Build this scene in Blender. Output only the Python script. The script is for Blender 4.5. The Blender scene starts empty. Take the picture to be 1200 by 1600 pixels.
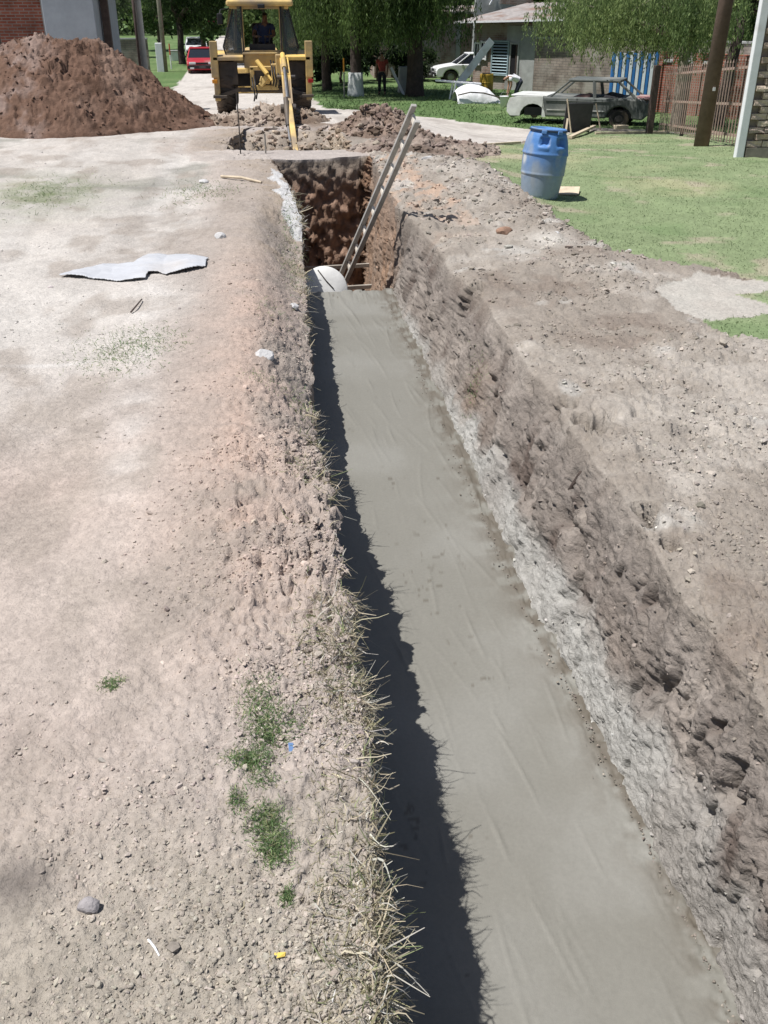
import bpy, bmesh, math, random
import numpy as np
from mathutils import Vector, Matrix, Euler

random.seed(7)
rng = np.random.default_rng(7)
scene = bpy.context.scene
COL = scene.collection

# ------------------------------------------------------------ camera, sky, sun, exposure
FPX = 1450.0
PITCH = math.atan(782 / FPX)
YAW = math.radians(6.9)
CAM_H = 2.1
cam_d = bpy.data.cameras.new('camera')
cam = bpy.data.objects.new('camera', cam_d)
COL.objects.link(cam)
cam_d.sensor_fit = 'VERTICAL'
cam_d.sensor_height = 24.0
cam_d.lens = 24.0 * FPX / 1600.0
cam_d.clip_start = 0.05
cam_d.clip_end = 2000
cam.location = (0, 0, CAM_H)
cam.rotation_euler = (math.pi / 2 - PITCH, 0, -YAW)
scene.camera = cam

SUN_EL = math.radians(66.5)
SUN_DIR = Vector((-0.985 * math.cos(SUN_EL), -0.16 * math.cos(SUN_EL), math.sin(SUN_EL))).normalized()
world = bpy.data.worlds.new('World')
scene.world = world
world.use_nodes = True
wn = world.node_tree
sky = wn.nodes.new('ShaderNodeTexSky')
sky.sky_type = 'NISHITA'
sky.sun_disc = False
sky.sun_elevation = SUN_EL
sky.sun_rotation = math.atan2(SUN_DIR.x, SUN_DIR.y)
sky.air_density = 1.0
sky.dust_density = 1.5
bg = wn.nodes['Background']
wn.links.new(sky.outputs[0], bg.inputs[0])
bg.inputs[1].default_value = 0.065
sun_d = bpy.data.lights.new('sun', 'SUN')
sun_d.energy = 4.6
sun_d.angle = math.radians(0.53)
sun_d.color = (1.0, 0.965, 0.93)
sun = bpy.data.objects.new('sun', sun_d)
COL.objects.link(sun)
sun.rotation_euler = (-SUN_DIR).to_track_quat('-Z', 'Y').to_euler()
scene.view_settings.view_transform = 'Standard'
scene.view_settings.look = 'None'
scene.view_settings.exposure = 0.4
scene.view_settings.gamma = 1.0
scene.view_settings.use_curve_mapping = False


# ------------------------------------------------------------ ground plan helpers
def smst(a, b, t):
    t = np.clip((t - a) / (b - a), 0, 1)
    return t * t * (3 - 2 * t)


def base_z(x, y):
    r = smst(2, 6, x)
    return -0.9 * ((1 - r) * smst(22, 38, y) + r * smst(13, 31, y))


def ray(u, v):
    a = (u - 600) / FPX
    b = (v - 800) / FPX
    f = math.cos(PITCH) - b * math.sin(PITCH)
    z = -math.sin(PITCH) - b * math.cos(PITCH)
    return (a * math.cos(YAW) + f * math.sin(YAW), -a * math.sin(YAW) + f * math.cos(YAW), z)


def at(u, v, z=None):
    """survey: the point of the ground (or of height z) seen at photograph pixel u, v"""
    if z is None:
        z = 0.0
        for _ in range(60):
            p = at(u, v, z)
            z = 0.6 * z + 0.4 * float(base_z(p[0], p[1]))
    d = ray(u, v)
    t = (z - CAM_H) / d[2]
    return (d[0] * t, d[1] * t, z)


def poly(pts, z=None):
    return np.array([at(u, v, z)[:2] for u, v in pts])


# ------------------------------------------------------------ noise (numpy)
def hsh(ix, iy, iz, seed):
    h = (ix.astype(np.int64) * 374761393 + iy.astype(np.int64) * 668265263 + iz.astype(np.int64) * 2147483647 + seed * 1274126177) & 0xFFFFFFFF
    h = ((h ^ (h >> 13)) * 1274126177) & 0xFFFFFFFF
    h = ((h ^ (h >> 16)) * 2246822519) & 0xFFFFFFFF
    h = h ^ (h >> 15)
    return (h & 0xFFFFFF) / float(0xFFFFFF)


def vnoise(x, y, z, seed=0):
    x0 = np.floor(x); y0 = np.floor(y); z0 = np.floor(z)
    fx = x - x0; fy = y - y0; fz = z - z0
    fx = fx * fx * fx * (fx * (fx * 6 - 15) + 10)
    fy = fy * fy * fy * (fy * (fy * 6 - 15) + 10)
    fz = fz * fz * fz * (fz * (fz * 6 - 15) + 10)
    out = 0
    for dx in (0, 1):
        wx = fx if dx else 1 - fx
        for dy in (0, 1):
            wy = fy if dy else 1 - fy
            for dz in (0, 1):
                wz = fz if dz else 1 - fz
                out = out + wx * wy * wz * hsh(x0 + dx, y0 + dy, z0 + dz, seed)
    return out * 2 - 1


def fbm(x, y, z, f, octv=4, seed=0, gain=0.5):
    a = 1.0; s = 0; n = 0
    for i in range(octv):
        s = s + a * vnoise(x * f + 13.7 * i, y * f - 7.1 * i, z * f + 3.3 * i, seed + i)
        n += a
        a *= gain; f *= 2.03
    return s / n


def ridged(x, y, z, f, octv=3, seed=0):
    a = 1.0; s = 0; n = 0
    for i in range(octv):
        s = s + a * (1 - np.abs(vnoise(x * f, y * f, z * f, seed + i)))
        n += a
        a *= 0.5; f *= 2.1
    return s / n


def worley(x, y, seed=0):
    x0 = np.floor(x); y0 = np.floor(y)
    best = np.full(np.shape(x), 9.0); rid = np.zeros(np.shape(x))
    zz = np.zeros_like(x0)
    for dx in (-1, 0, 1):
        for dy in (-1, 0, 1):
            cx = x0 + dx; cy = y0 + dy
            px = cx + hsh(cx, cy, zz, seed); py = cy + hsh(cx, cy, zz, seed + 5)
            d = np.hypot(x - px, y - py)
            m = d < best
            best = np.where(m, d, best)
            rid = np.where(m, hsh(cx, cy, zz, seed + 9), rid)
    return best, rid


def lumps(x, y, f, seed=0):
    """rounded clods of random size, 0..1"""
    d, r = worley(x * f, y * f, seed)
    rad = 0.2 + 0.5 * r
    return np.sqrt(np.clip(1 - (d / rad) ** 2, 0, 1)) * rad


def chunks(x, y, f, seed=0, tilt=.9):
    """broken angular faces: every cell its own height and its own tilt, about 0..1"""
    xx = x * f + .25 * vnoise(x * f * 2.3, y * f * 2.3, 0 * x, seed + 21); yy = y * f + .25 * vnoise(x * f * 2.3, y * f * 2.3, 0 * x + 9, seed + 22)
    x0 = np.floor(xx); y0 = np.floor(yy); zz = np.zeros_like(x0)
    best = np.full(np.shape(x), 9.0); h = np.zeros(np.shape(x))
    for dx in (-1, 0, 1):
        for dy in (-1, 0, 1):
            cx = x0 + dx; cy = y0 + dy
            px = cx + hsh(cx, cy, zz, seed); py = cy + hsh(cx, cy, zz, seed + 5)
            d = (xx - px) ** 2 + (yy - py) ** 2
            m = d < best
            best = np.where(m, d, best)
            hh = hsh(cx, cy, zz, seed + 9) + tilt * ((xx - px) * (hsh(cx, cy, zz, seed + 11) - .5) + (yy - py) * (hsh(cx, cy, zz, seed + 12) - .5)) * 2
            h = np.where(m, hh, h)
    return h


def in_poly(px, py, P):
    ins = np.zeros(np.shape(px), bool)
    n = len(P); j = n - 1
    for i in range(n):
        xi, yi = P[i]; xj, yj = P[j]
        c = ((yi > py) != (yj > py)) & (px < (xj - xi) * (py - yi) / (yj - yi + 1e-12) + xi)
        ins ^= c
        j = i
    return ins


# ------------------------------------------------------------ materials
def mat(name, col, rough=0.8, var=0.15, scale=12.0, bump=0.1, metal=0.0, spec=0.3, dirt=None, dirt_amt=0.0, attr=None, bscale=None, bdist=0.01, trans=0.0):
    m = bpy.data.materials.new(name)
    m.use_nodes = True
    nt = m.node_tree; N = nt.nodes; L = nt.links
    b = N['Principled BSDF']
    b.inputs['Roughness'].default_value = rough
    b.inputs['Metallic'].default_value = metal
    b.inputs['Specular IOR Level'].default_value = spec
    tc = N.new('ShaderNodeTexCoord')
    no = N.new('ShaderNodeTexNoise')
    no.inputs['Scale'].default_value = scale
    no.inputs['Detail'].default_value = 6
    no.inputs['Roughness'].default_value = 0.65
    L.new(tc.outputs['Object'], no.inputs['Vector'])
    rp = N.new('ShaderNodeMapRange')
    rp.inputs[1].default_value = 0.3; rp.inputs[2].default_value = 0.7
    rp.inputs[3].default_value = 1 - var; rp.inputs[4].default_value = 1 + var
    L.new(no.outputs['Fac'], rp.inputs[0])
    mul = N.new('ShaderNodeMix'); mul.data_type = 'RGBA'; mul.blend_type = 'MULTIPLY'
    mul.inputs['Factor'].default_value = 1
    if attr:
        at_ = N.new('ShaderNodeAttribute'); at_.attribute_name = attr
        L.new(at_.outputs['Color'], mul.inputs['A'])
    else:
        mul.inputs['A'].default_value = (*col, 1)
    L.new(rp.outputs[0], mul.inputs['B'])
    out = mul.outputs['Result']
    if dirt:
        n2 = N.new('ShaderNodeTexNoise'); n2.inputs['Scale'].default_value = scale * 0.35; n2.inputs['Detail'].default_value = 8
        L.new(tc.outputs['Object'], n2.inputs['Vector'])
        r2 = N.new('ShaderNodeMapRange'); r2.inputs[1].default_value = 0.62 - 0.35 * dirt_amt; r2.inputs[2].default_value = 0.8 - 0.3 * dirt_amt
        L.new(n2.outputs['Fac'], r2.inputs[0])
        mx = N.new('ShaderNodeMix'); mx.data_type = 'RGBA'
        L.new(r2.outputs[0], mx.inputs['Factor']); L.new(out, mx.inputs['A']); mx.inputs['B'].default_value = (*dirt, 1)
        out = mx.outputs['Result']
    L.new(out, b.inputs['Base Color'])
    if bump:
        n3 = N.new('ShaderNodeTexNoise'); n3.inputs['Scale'].default_value = bscale or scale * 3; n3.inputs['Detail'].default_value = 5
        L.new(tc.outputs['Object'], n3.inputs['Vector'])
        bp = N.new('ShaderNodeBump'); bp.inputs['Strength'].default_value = bump; bp.inputs['Distance'].default_value = bdist
        L.new(n3.outputs['Fac'], bp.inputs['Height']); L.new(bp.outputs[0], b.inputs['Normal'])
    if trans:
        tr = N.new('ShaderNodeBsdfTranslucent'); L.new(out, tr.inputs[0])
        ms = N.new('ShaderNodeMixShader'); ms.inputs[0].default_value = trans
        L.new(b.outputs[0], ms.inputs[1]); L.new(tr.outputs[0], ms.inputs[2])
        L.new(ms.outputs[0], N['Material Output'].inputs[0])
    return m


def brick_mat(name, c1, c2, mortar, sx, sy, axis='XZ', blotch=(0.4, 0.35, 0.3), blot_amt=0.0):
    m = bpy.data.materials.new(name); m.use_nodes = True
    nt = m.node_tree; N = nt.nodes; L = nt.links
    b = N['Principled BSDF']; b.inputs['Roughness'].default_value = 0.9; b.inputs['Specular IOR Level'].default_value = 0.15
    tc = N.new('ShaderNodeTexCoord')
    sp = N.new('ShaderNodeSeparateXYZ'); L.new(tc.outputs['Object'], sp.inputs[0])
    ad = N.new('ShaderNodeMath'); ad.operation = 'ADD'; L.new(sp.outputs[0], ad.inputs[0]); L.new(sp.outputs[1], ad.inputs[1])
    cb = N.new('ShaderNodeCombineXYZ'); L.new(ad.outputs[0], cb.inputs[0]); L.new(sp.outputs[2], cb.inputs[1])
    br = N.new('ShaderNodeTexBrick')
    br.inputs['Color1'].default_value = (*c1, 1); br.inputs['Color2'].default_value = (*c2, 1); br.inputs['Mortar'].default_value = (*mortar, 1)
    br.inputs['Scale'].default_value = 1; br.inputs['Brick Width'].default_value = sx; br.inputs['Row Height'].default_value = sy
    br.inputs['Mortar Size'].default_value = 0.012
    L.new(cb.outputs[0], br.inputs['Vector'])
    no = N.new('ShaderNodeTexNoise'); no.inputs['Scale'].default_value = 2.2; no.inputs['Detail'].default_value = 8
    L.new(tc.outputs['Object'], no.inputs['Vector'])
    rp = N.new('ShaderNodeMapRange'); rp.inputs[1].default_value = .3; rp.inputs[2].default_value = .7; rp.inputs[3].default_value = .65; rp.inputs[4].default_value = 1.3
    L.new(no.outputs['Fac'], rp.inputs[0])
    mul = N.new('ShaderNodeMix'); mul.data_type = 'RGBA'; mul.blend_type = 'MULTIPLY'; mul.inputs['Factor'].default_value = 1
    L.new(br.outputs['Color'], mul.inputs['A']); L.new(rp.outputs[0], mul.inputs['B'])
    out = mul.outputs['Result']
    if blot_amt:
        n2 = N.new('ShaderNodeTexNoise'); n2.inputs['Scale'].default_value = 1.1; n2.inputs['Detail'].default_value = 7
        L.new(tc.outputs['Object'], n2.inputs['Vector'])
        r2 = N.new('ShaderNodeMapRange'); r2.inputs[1].default_value = .6 - .3 * blot_amt; r2.inputs[2].default_value = .75 - .3 * blot_amt
        L.new(n2.outputs['Fac'], r2.inputs[0])
        mx = N.new('ShaderNodeMix'); mx.data_type = 'RGBA'; L.new(r2.outputs[0], mx.inputs['Factor']); L.new(out, mx.inputs['A']); mx.inputs['B'].default_value = (*blotch, 1)
        out = mx.outputs['Result']
    L.new(out, b.inputs['Base Color'])
    bp = N.new('ShaderNodeBump'); bp.inputs['Strength'].default_value = .7; bp.inputs['Distance'].default_value = .02; bp.invert = True
    L.new(br.outputs['Fac'], bp.inputs['Height']); L.new(bp.outputs[0], b.inputs['Normal'])
    return m


def glass_mat(name, tint=(0.02, 0.025, 0.03), alpha=0.6, rough=0.08):
    m = bpy.data.materials.new(name); m.use_nodes = True
    nt = m.node_tree; N = nt.nodes; L = nt.links
    b = N['Principled BSDF']; b.inputs['Base Color'].default_value = (*tint, 1); b.inputs['Roughness'].default_value = rough
    no = N.new('ShaderNodeTexNoise'); no.inputs['Scale'].default_value = 4
    rp = N.new('ShaderNodeMapRange'); rp.inputs[3].default_value = rough; rp.inputs[4].default_value = rough + .12
    L.new(no.outputs['Fac'], rp.inputs[0]); L.new(rp.outputs[0], b.inputs['Roughness'])
    b.inputs['Alpha'].default_value = alpha
    return m


def setattr_col(me, cols, name='albedo', domain='POINT'):
    a = me.color_attributes.new(name, 'FLOAT_COLOR', domain)
    c = np.ones((len(cols), 4), np.float32); c[:, :3] = cols
    a.data.foreach_set('color', c.ravel())


# ------------------------------------------------------------ object helpers
def tag(o, label=None, cat=None, group=None, kind=None):
    if label: o['label'] = label
    if cat: o['category'] = cat
    if group: o['group'] = group
    if kind: o['kind'] = kind
    return o


def link(name, me, m=None, parent=None, loc=None):
    o = bpy.data.objects.new(name, me); COL.objects.link(o)
    if m is not None and me is not None: me.materials.append(m)
    if parent: o.parent = parent
    if loc is not None: o.location = loc
    return o


def empty(name, loc=(0, 0, 0), rz=0.0, label=None, cat=None, group=None):
    o = bpy.data.objects.new(name, None); COL.objects.link(o)
    o.location = loc; o.rotation_euler = (0, 0, rz); o.empty_display_size = .2
    return tag(o, label, cat, group)


def np_mesh(name, V, Fq, smooth=False):
    """V (n,3), Fq (m,k) all faces with k corners"""
    me = bpy.data.meshes.new(name)
    V = np.asarray(V, np.float32); Fq = np.asarray(Fq, np.int32)
    m, k = Fq.shape
    me.vertices.add(len(V)); me.vertices.foreach_set('co', V.ravel())
    me.loops.add(m * k); me.loops.foreach_set('vertex_index', Fq.ravel())
    me.polygons.add(m)
    me.polygons.foreach_set('loop_start', np.arange(0, m * k, k, dtype=np.int32))
    me.polygons.foreach_set('loop_total', np.full(m, k, np.int32))
    me.update(calc_edges=True)
    me.polygons.foreach_set('use_smooth', np.full(m, smooth, bool))
    return me


class MB:
    def __init__(s): s.v = []; s.f = []

    def add(s, v, f):
        o = len(s.v); s.v += [tuple(p) for p in v]; s.f += [[i + o for i in q] for q in f]; return s

    def box(s, c, d, rot=None, taper=(1, 1)):
        x, y, z = d[0] / 2, d[1] / 2, d[2] / 2
        P = [Vector((sx * x * (taper[0] if sz > 0 else 1), sy * y * (taper[1] if sz > 0 else 1), sz * z)) for sz in (-1, 1) for sy in (-1, 1) for sx in (-1, 1)]
        if rot is not None:
            R = rot if isinstance(rot, Matrix) else Euler(rot).to_matrix(); P = [R @ p for p in P]
        c = Vector(c)
        return s.add([p + c for p in P], [(0, 2, 3, 1), (4, 5, 7, 6), (0, 1, 5, 4), (2, 6, 7, 3), (0, 4, 6, 2), (1, 3, 7, 5)])

    def beam(s, a, b, w, h=None, up=(0, 0, 1), w2=None, h2=None):
        """rectangular bar from a to b"""
        h = h or w; w2 = w2 or w; h2 = h2 or h
        a = Vector(a); b = Vector(b); d = (b - a).normalized(); up = Vector(up)
        if abs(d.dot(up)) > .98: up = Vector((0, 1, 0))
        r = d.cross(up).normalized(); u = r.cross(d)
        P = [a - r * w / 2 - u * h / 2, a + r * w / 2 - u * h / 2, a + r * w / 2 + u * h / 2, a - r * w / 2 + u * h / 2,
             b - r * w2 / 2 - u * h2 / 2, b + r * w2 / 2 - u * h2 / 2, b + r * w2 / 2 + u * h2 / 2, b - r * w2 / 2 + u * h2 / 2]
        return s.add(P, [(0, 3, 2, 1), (4, 5, 6, 7), (0, 1, 5, 4), (1, 2, 6, 5), (2, 3, 7, 6), (3, 0, 4, 7)])

    def tube(s, pts, rad, n=8, cap=True):
        pts = [Vector(p) for p in pts]
        if not hasattr(rad, '__len__'): rad = [rad] * len(pts)
        V = []; Fc = []; pr = None
        for i, p in enumerate(pts):
            d = (pts[min(i + 1, len(pts) - 1)] - pts[max(i - 1, 0)]).normalized()
            if pr is None: pr = d.orthogonal().normalized()
            pr = (pr - d * pr.dot(d)).normalized(); q = d.cross(pr)
            for k in range(n):
                t = 2 * math.pi * k / n
                V.append(p + (pr * math.cos(t) + q * math.sin(t)) * rad[i])
        for i in range(len(pts) - 1):
            for k in range(n):
                Fc.append((i * n + k, i * n + (k + 1) % n, (i + 1) * n + (k + 1) % n, (i + 1) * n + k))
        if cap:
            Fc.append(tuple(range(n - 1, -1, -1))); Fc.append(tuple((len(pts) - 1) * n + k for k in range(n)))
        return s.add(V, Fc)

    def lathe(s, prof, n=24, M=None, cap=True):
        V = []; Fc = []
        for r, z in prof:
            for k in range(n):
                t = 2 * math.pi * k / n
                V.append(Vector((r * math.cos(t), r * math.sin(t), z)))
        if M is not None: V = [M @ p for p in V]
        for i in range(len(prof) - 1):
            for k in range(n):
                Fc.append((i * n + k, i * n + (k + 1) % n, (i + 1) * n + (k + 1) % n, (i + 1) * n + k))
        if cap:
            Fc.append(tuple(range(n - 1, -1, -1))); Fc.append(tuple((len(prof) - 1) * n + k for k in range(n)))
        return s.add(V, Fc)

    def prism(s, outline, y0, y1, M=None):
        """outline of (x,z) extruded along y"""
        n = len(outline)
        V = [Vector((x, y0, z)) for x, z in outline] + [Vector((x, y1, z)) for x, z in outline]
        if M is not None: V = [M @ p for p in V]
        return s.add(V, [tuple(range(n)), tuple(range(2 * n - 1, n - 1, -1))] + [(i, n + i, n + (i + 1) % n, (i + 1) % n) for i in range(n)])

    def mesh(s, name, smooth=False):
        me = bpy.data.meshes.new(name); me.from_pydata(s.v, [], s.f)
        bm = bmesh.new(); bm.from_mesh(me); bmesh.ops.recalc_face_normals(bm, faces=bm.faces); bm.to_mesh(me); bm.free()
        if smooth: me.polygons.foreach_set('use_smooth', [True] * len(me.polygons))
        me.update(); return me

    def build(s, name, m, parent=None, loc=None, smooth=False, bevel=0.0, seg=2, autos=True):
        o = link(name, s.mesh(name, smooth), m, parent, loc)
        if bevel:
            b = o.modifiers.new('bevel', 'BEVEL'); b.width = bevel; b.segments = seg; b.limit_method = 'ANGLE'; b.angle_limit = math.radians(35)
            if smooth: b.harden_normals = False
        return o


def copy_tree(o, parent=None):
    c = o.copy(); COL.objects.link(c)
    if parent is not None: c.parent = parent
    for ch in list(o.children): copy_tree(ch, c)
    return c

# ------------------------------------------------------------ the ground: one sheet with the trench dug into it
ipt = lambda y, P: np.interp(y, [p[0] for p in P], [p[1] for p in P])
TRENCH_END = 15.75        # far face of the deep pit
CONC_END = 10.55          # where the poured concrete stops


def conc_z(y): return -0.9 + .0175 * (y - 1.8)
LIPL = [(-6, .13), (1.34, .135), (1.85, .195), (2.5, .21), (3.3, .20), (3.9, .23), (4.7, .17), (5.6, .22), (7.6, .265), (11, .38), (12.5, .36), (15.2, .18), (16.5, .05), (17.2, -.6), (20.5, -.5), (21.5, .2), (40, .2), (300, .2)]
LIPR = [(-6, 1.6), (2.2, 1.62), (3.5, 1.63), (5.1, 1.7), (7.8, 1.74), (11, 1.64), (13.2, 1.62), (15.7, 1.75), (17, 1.6), (20.5, 1.5), (300, 1.5)]
CR = [(-6, 1.42), (1.8, 1.41), (2.8, 1.40), (4.2, 1.31), (5.5, 1.305), (6.9, 1.315), (8.7, 1.30), (10.5, 1.27), (11.5, 1.38), (15.7, 1.55), (17, 1.3), (300, 1.3)]


def nz1(y, f, seed): return vnoise(y * f, np.zeros_like(y) + .5, np.zeros_like(y) + .5, seed)


rows = [-8, -5, -3, -2, -1, -.4, 0, .3, .6, .85, 1.05]
y = 1.2
while y < TRENCH_END - .02:
    rows.append(y); y += .0046 * y ** 1.1
n_wall0 = len(rows)
for i in range(44): rows.append(TRENCH_END + .16 * i / 43.)
n_wall1 = len(rows)
y = TRENCH_END + .22
while y < 50:
    rows.append(y); y += .0052 * y ** 1.05
while y < 700:
    rows.append(y); y *= 1.035
RY = np.array(rows)
NR = len(RY)
lipL = ipt(RY, LIPL) + (.03 * nz1(RY, 1.7, 3) + .022 * nz1(RY, 5, 4) + .012 * nz1(RY, 14, 5)) * (RY < 16) + .25 * nz1(RY, .9, 6) * (RY > 17) * (RY < 22)
lipR = ipt(RY, LIPR) + (.05 * nz1(RY, 1.3, 13) + .03 * nz1(RY, 4, 14)) * (RY < 16)
cR = ipt(RY, CR) + (.02 * nz1(RY, 2, 23) + .015 * nz1(RY, 6, 24)) * (RY < 16)
cL = lipL - .03
RYc = np.maximum(RY, .8)
frL = -(.75 + .37 * RYc); frR = np.maximum(3.2, .64 * RYc + 1.6)
NFL, NDL, NWL, NFLO, NWR, NDR, NFR = 22, 230, 20, 48, 130, 250, 24
seg = []
g = np.linspace(1, 0, NFL, endpoint=False)
X = [frL[:, None] - (np.power(g, 3) * 600)[None]]
g = np.linspace(0, 1, NDL, endpoint=False); g = 1 - (1 - g) ** 1.12
X.append(frL[:, None] + (lipL - frL)[:, None] * g[None])
tl = np.linspace(0, 1, NWL)
X.append(lipL[:, None] + (cL - lipL)[:, None] * tl[None])
g = np.linspace(0, 1, NFLO + 2)[1:-1]
X.append(cL[:, None] + (cR - cL)[:, None] * g[None])
tr = np.linspace(1, 0, NWR)
fr = .86 * tr + .14 * (1 - (1 - tr) ** 5)
X.append(lipR[:, None] + (cR - lipR)[:, None] * fr[None])
g = np.linspace(0, 1, NDR + 1)[1:]; g = g ** 1.15
X.append(lipR[:, None] + (frR - lipR)[:, None] * g[None])
g = np.linspace(0, 1, NFR + 1)[1:]
X.append(frR[:, None] + (np.power(g, 3) * 600)[None])
GX = np.concatenate(X, 1); NC = GX.shape[1]
GY = np.repeat(RY[:, None], NC, 1)
T = np.zeros(NC)
i0 = NFL + NDL
T[i0:i0 + NWL] = tl
T[i0 + NWL:i0 + NWL + NFLO] = 1
iR0 = i0 + NWL + NFLO
T[iR0:iR0 + NWR] = tr
iR1 = iR0 + NWR
# depth along the trench
dep = np.where(RY < CONC_END - .1, 1.02, 1.02 + (2.15 - 1.02) * smst(CONC_END - .1, CONC_END + .15, RY))
end = np.ones(NR)
end[n_wall0:n_wall1] = 1 - np.linspace(0, 1, n_wall1 - n_wall0)
end[n_wall1:] = 0
dep = dep * end
hole = .85 * smst(17.05, 17.25, RY) * np.clip(1 - (RY - 17.3) / 3.4, 0, 1)
dep = dep + hole
depth = T[None] * dep[:, None]
inwall = (T[None] > 0.001) & (dep[:, None] > .01)


def undulate(x, y):
    b = base_z(x, y)
    far = smst(14, 24, y)
    z = b + (.035 * fbm(x, y, 0 * x, .7, 3, 41) + .018 * fbm(x, y, 0 * x, 2.6, 3, 42)) * (1 - .5 * far)
    # right bank: spoil heaped beside the far part of the trench, lawn edge ridge
    px, py = at(700, 300)[:2]
    z = z + .17 * np.exp(-(((x - px - .35) / .6) ** 2 + ((y - py) / 1.6) ** 2)) * (x > .5)
    for (u, v, h, r) in ((760, 275, .10, .6), (850, 370, .08, .5), (640, 262, .10, .8), (940, 420, .05, .6)):
        px, py = at(u, v)[:2]
        z = z + h * np.exp(-(((x - px) ** 2 + ((y - py) * .6) ** 2) / r ** 2))
    # left side: low bank beside the trench, wheel track to its left
    d = .2 - x
    z = z + np.where(x < .4, .05 * np.exp(-((d - .45) / .35) ** 2) * smst(1, 4, y) * (1 - smst(12, 16, y)), 0)
    z = z - np.where(x < 0, .03 * smst(.9, 1.6, d) * (1 - smst(14, 18, y)), 0)
    z = z - np.where(x < .5, .24 * np.exp(-(np.clip(.30 - x, 0, 9) / .30) ** 2) * smst(3.6, 6.0, y) * (1 - smst(11, 12.5, y)), 0)
    return z


GZ0 = undulate(GX, GY)
dR = np.clip(GX - lipR[:, None], 0, 9); dL = np.clip(lipL[:, None] - GX, 0, 9)
lipdrop = -.03 * np.exp(-dR / .07) * (GX > .9) - .03 * np.exp(-dL / .07) * (GX < .9)
GZ0 = GZ0 + lipdrop * np.minimum(1, dep[:, None])
# walls start from the lip height
zl = GZ0[:, i0 - 1][:, None]; zr = GZ0[:, iR1][:, None]
tcol = np.zeros(NC); tcol[i0 + NWL:iR0] = g.mean() * 0 + np.linspace(0, 1, NFLO); tcol[iR0:] = 1
rim = zl * (1 - tcol)[None] + zr * tcol[None]
GZ0 = np.where(T[None] > 0, rim * np.clip(1 - T[None] * 1.0, 0, 1) - depth + (1 - np.clip(dep[:, None] / .3, 0, 1)) * GZ0 * T[None], GZ0)
P0 = np.stack([GX, GY, GZ0], -1)


def grid_normals(P):
    dx = np.gradient(P, axis=1); dy = np.gradient(P, axis=0)
    n = np.cross(dx, dy); n /= np.linalg.norm(n, axis=-1, keepdims=True) + 1e-12
    return n


Nb = grid_normals(P0)
x, y, z = GX, GY, GZ0
onleft = (np.arange(NC) <= i0)[None] & np.ones_like(x, bool)
onright = (np.arange(NC) >= iR1 - 1)[None] & np.ones_like(x, bool)
wallR = ((np.arange(NC) >= iR0) & (np.arange(NC) < iR1))[None] & (dep[:, None] > .2)
res = np.clip(1.4 / np.maximum(y, .8), 0, 1)                      # how fine the sheet is here
# region masks -------------------------------------------------
wx = x + .10 * fbm(x, y, 0 * x, 1.8, 4, 61) * np.clip(y / 8, .3, 2); wy = y + .22 * fbm(x, y, 0 * x, 1.6, 4, 62) * np.clip(y / 8, .3, 2)
LAWN = [(816, 318), (848, 332), (885, 366), (930, 388), (1000, 402), (1075, 414), (1130, 420), (1210, 436), (1400, 460), (1900, 470), (1900, 205), (1400, 200), (1160, 214), (1010, 205), (905, 205), (880, 212), (860, 222), (812, 224), (700, 232), (672, 240), (700, 262), (770, 280), (806, 300)]
VERGE = [(480, 148), (500, 163), (540, 172), (620, 177), (700, 186), (830, 202), (890, 203), (900, 196), (1010, 203), (1160, 212), (1500, 205), (1500, 120), (900, 100), (480, 100)]
ROAD = [(-400, 120), (200, 150), (270, 140), (289, 117), (318, 82), (343, 56), (362, 56), (378, 80), (410, 120), (480, 148), (500, 163), (540, 172), (620, 177), (700, 186), (830, 202), (892, 203), (884, 213), (830, 222), (760, 229), (690, 231), (640, 214), (560, 200), (500, 192), (330, 184), (150, 190), (-400, 190)]
PATCH = [(1110, 500), (1200, 488), (1400, 480), (1400, 560), (1200, 532), (1140, 524)]
PATCH2 = [(1150, 462), (1210, 444), (1400, 440), (1400, 470), (1200, 472)]
SAND = [(1020, 455), (1080, 428), (1200, 430), (1500, 450), (1500, 520), (1200, 496), (1110, 500), (1060, 488)]
wxl = wx + .16 * fbm(x, y, 0 * x, 5, 3, 63); wyl = wy + .25 * fbm(x, y, 0 * x, 5, 3, 64)
m_lawn = in_poly(wxl, wyl, poly(LAWN)) | in_poly(wx, wy, poly(PATCH)) | in_poly(wx, wy, poly(PATCH2))
m_verge = in_poly(wx, wy, poly(VERGE))
m_road = in_poly(wx, wy, poly(ROAD)) & ~m_verge
m_sand = in_poly(wx, wy, poly(SAND)) & ~m_lawn
# everything far off that is no road is grass
m_far = (y > 32) & ~m_road & ~m_verge
grassy = m_lawn | m_verge | m_far
soft = grassy | m_road | m_sand

# displacement ---------------------------------------------------
top = ~inwall
dl = np.clip(lipL[:, None] - x, 0, 50)
bank = np.exp(-(dl / .55) ** 2) * onleft
crumb_m = np.clip(fbm(x, y, 0 * x, 1.3, 3, 71) * 1.4 + .35, 0, 1)
pebb = np.where(onleft, np.clip(bank * 1.2 + .28 * np.exp(-((y - 1.5) / .9) ** 2), 0, 1), 0)
d_top = .010 * fbm(x, y, 0 * x, 5, 4, 72) * np.where(soft, .6, 1)
d_left = (.018 * chunks(x, y, 26, 73) * (.25 + .75 * crumb_m) + .010 * chunks(x, y, 60, 74) * np.clip(res * 2.2, 0, 1)) * (.22 + pebb) + .022 * bank * fbm(x, y, 0 * x, 14, 3, 75) + bank * (.045 * (chunks(x, y, 11, 76) - .35) + .03 * (chunks(x, y, 19, 77) - .35)) * np.exp(-((y - 3.9) / 1.3) ** 2)
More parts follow.
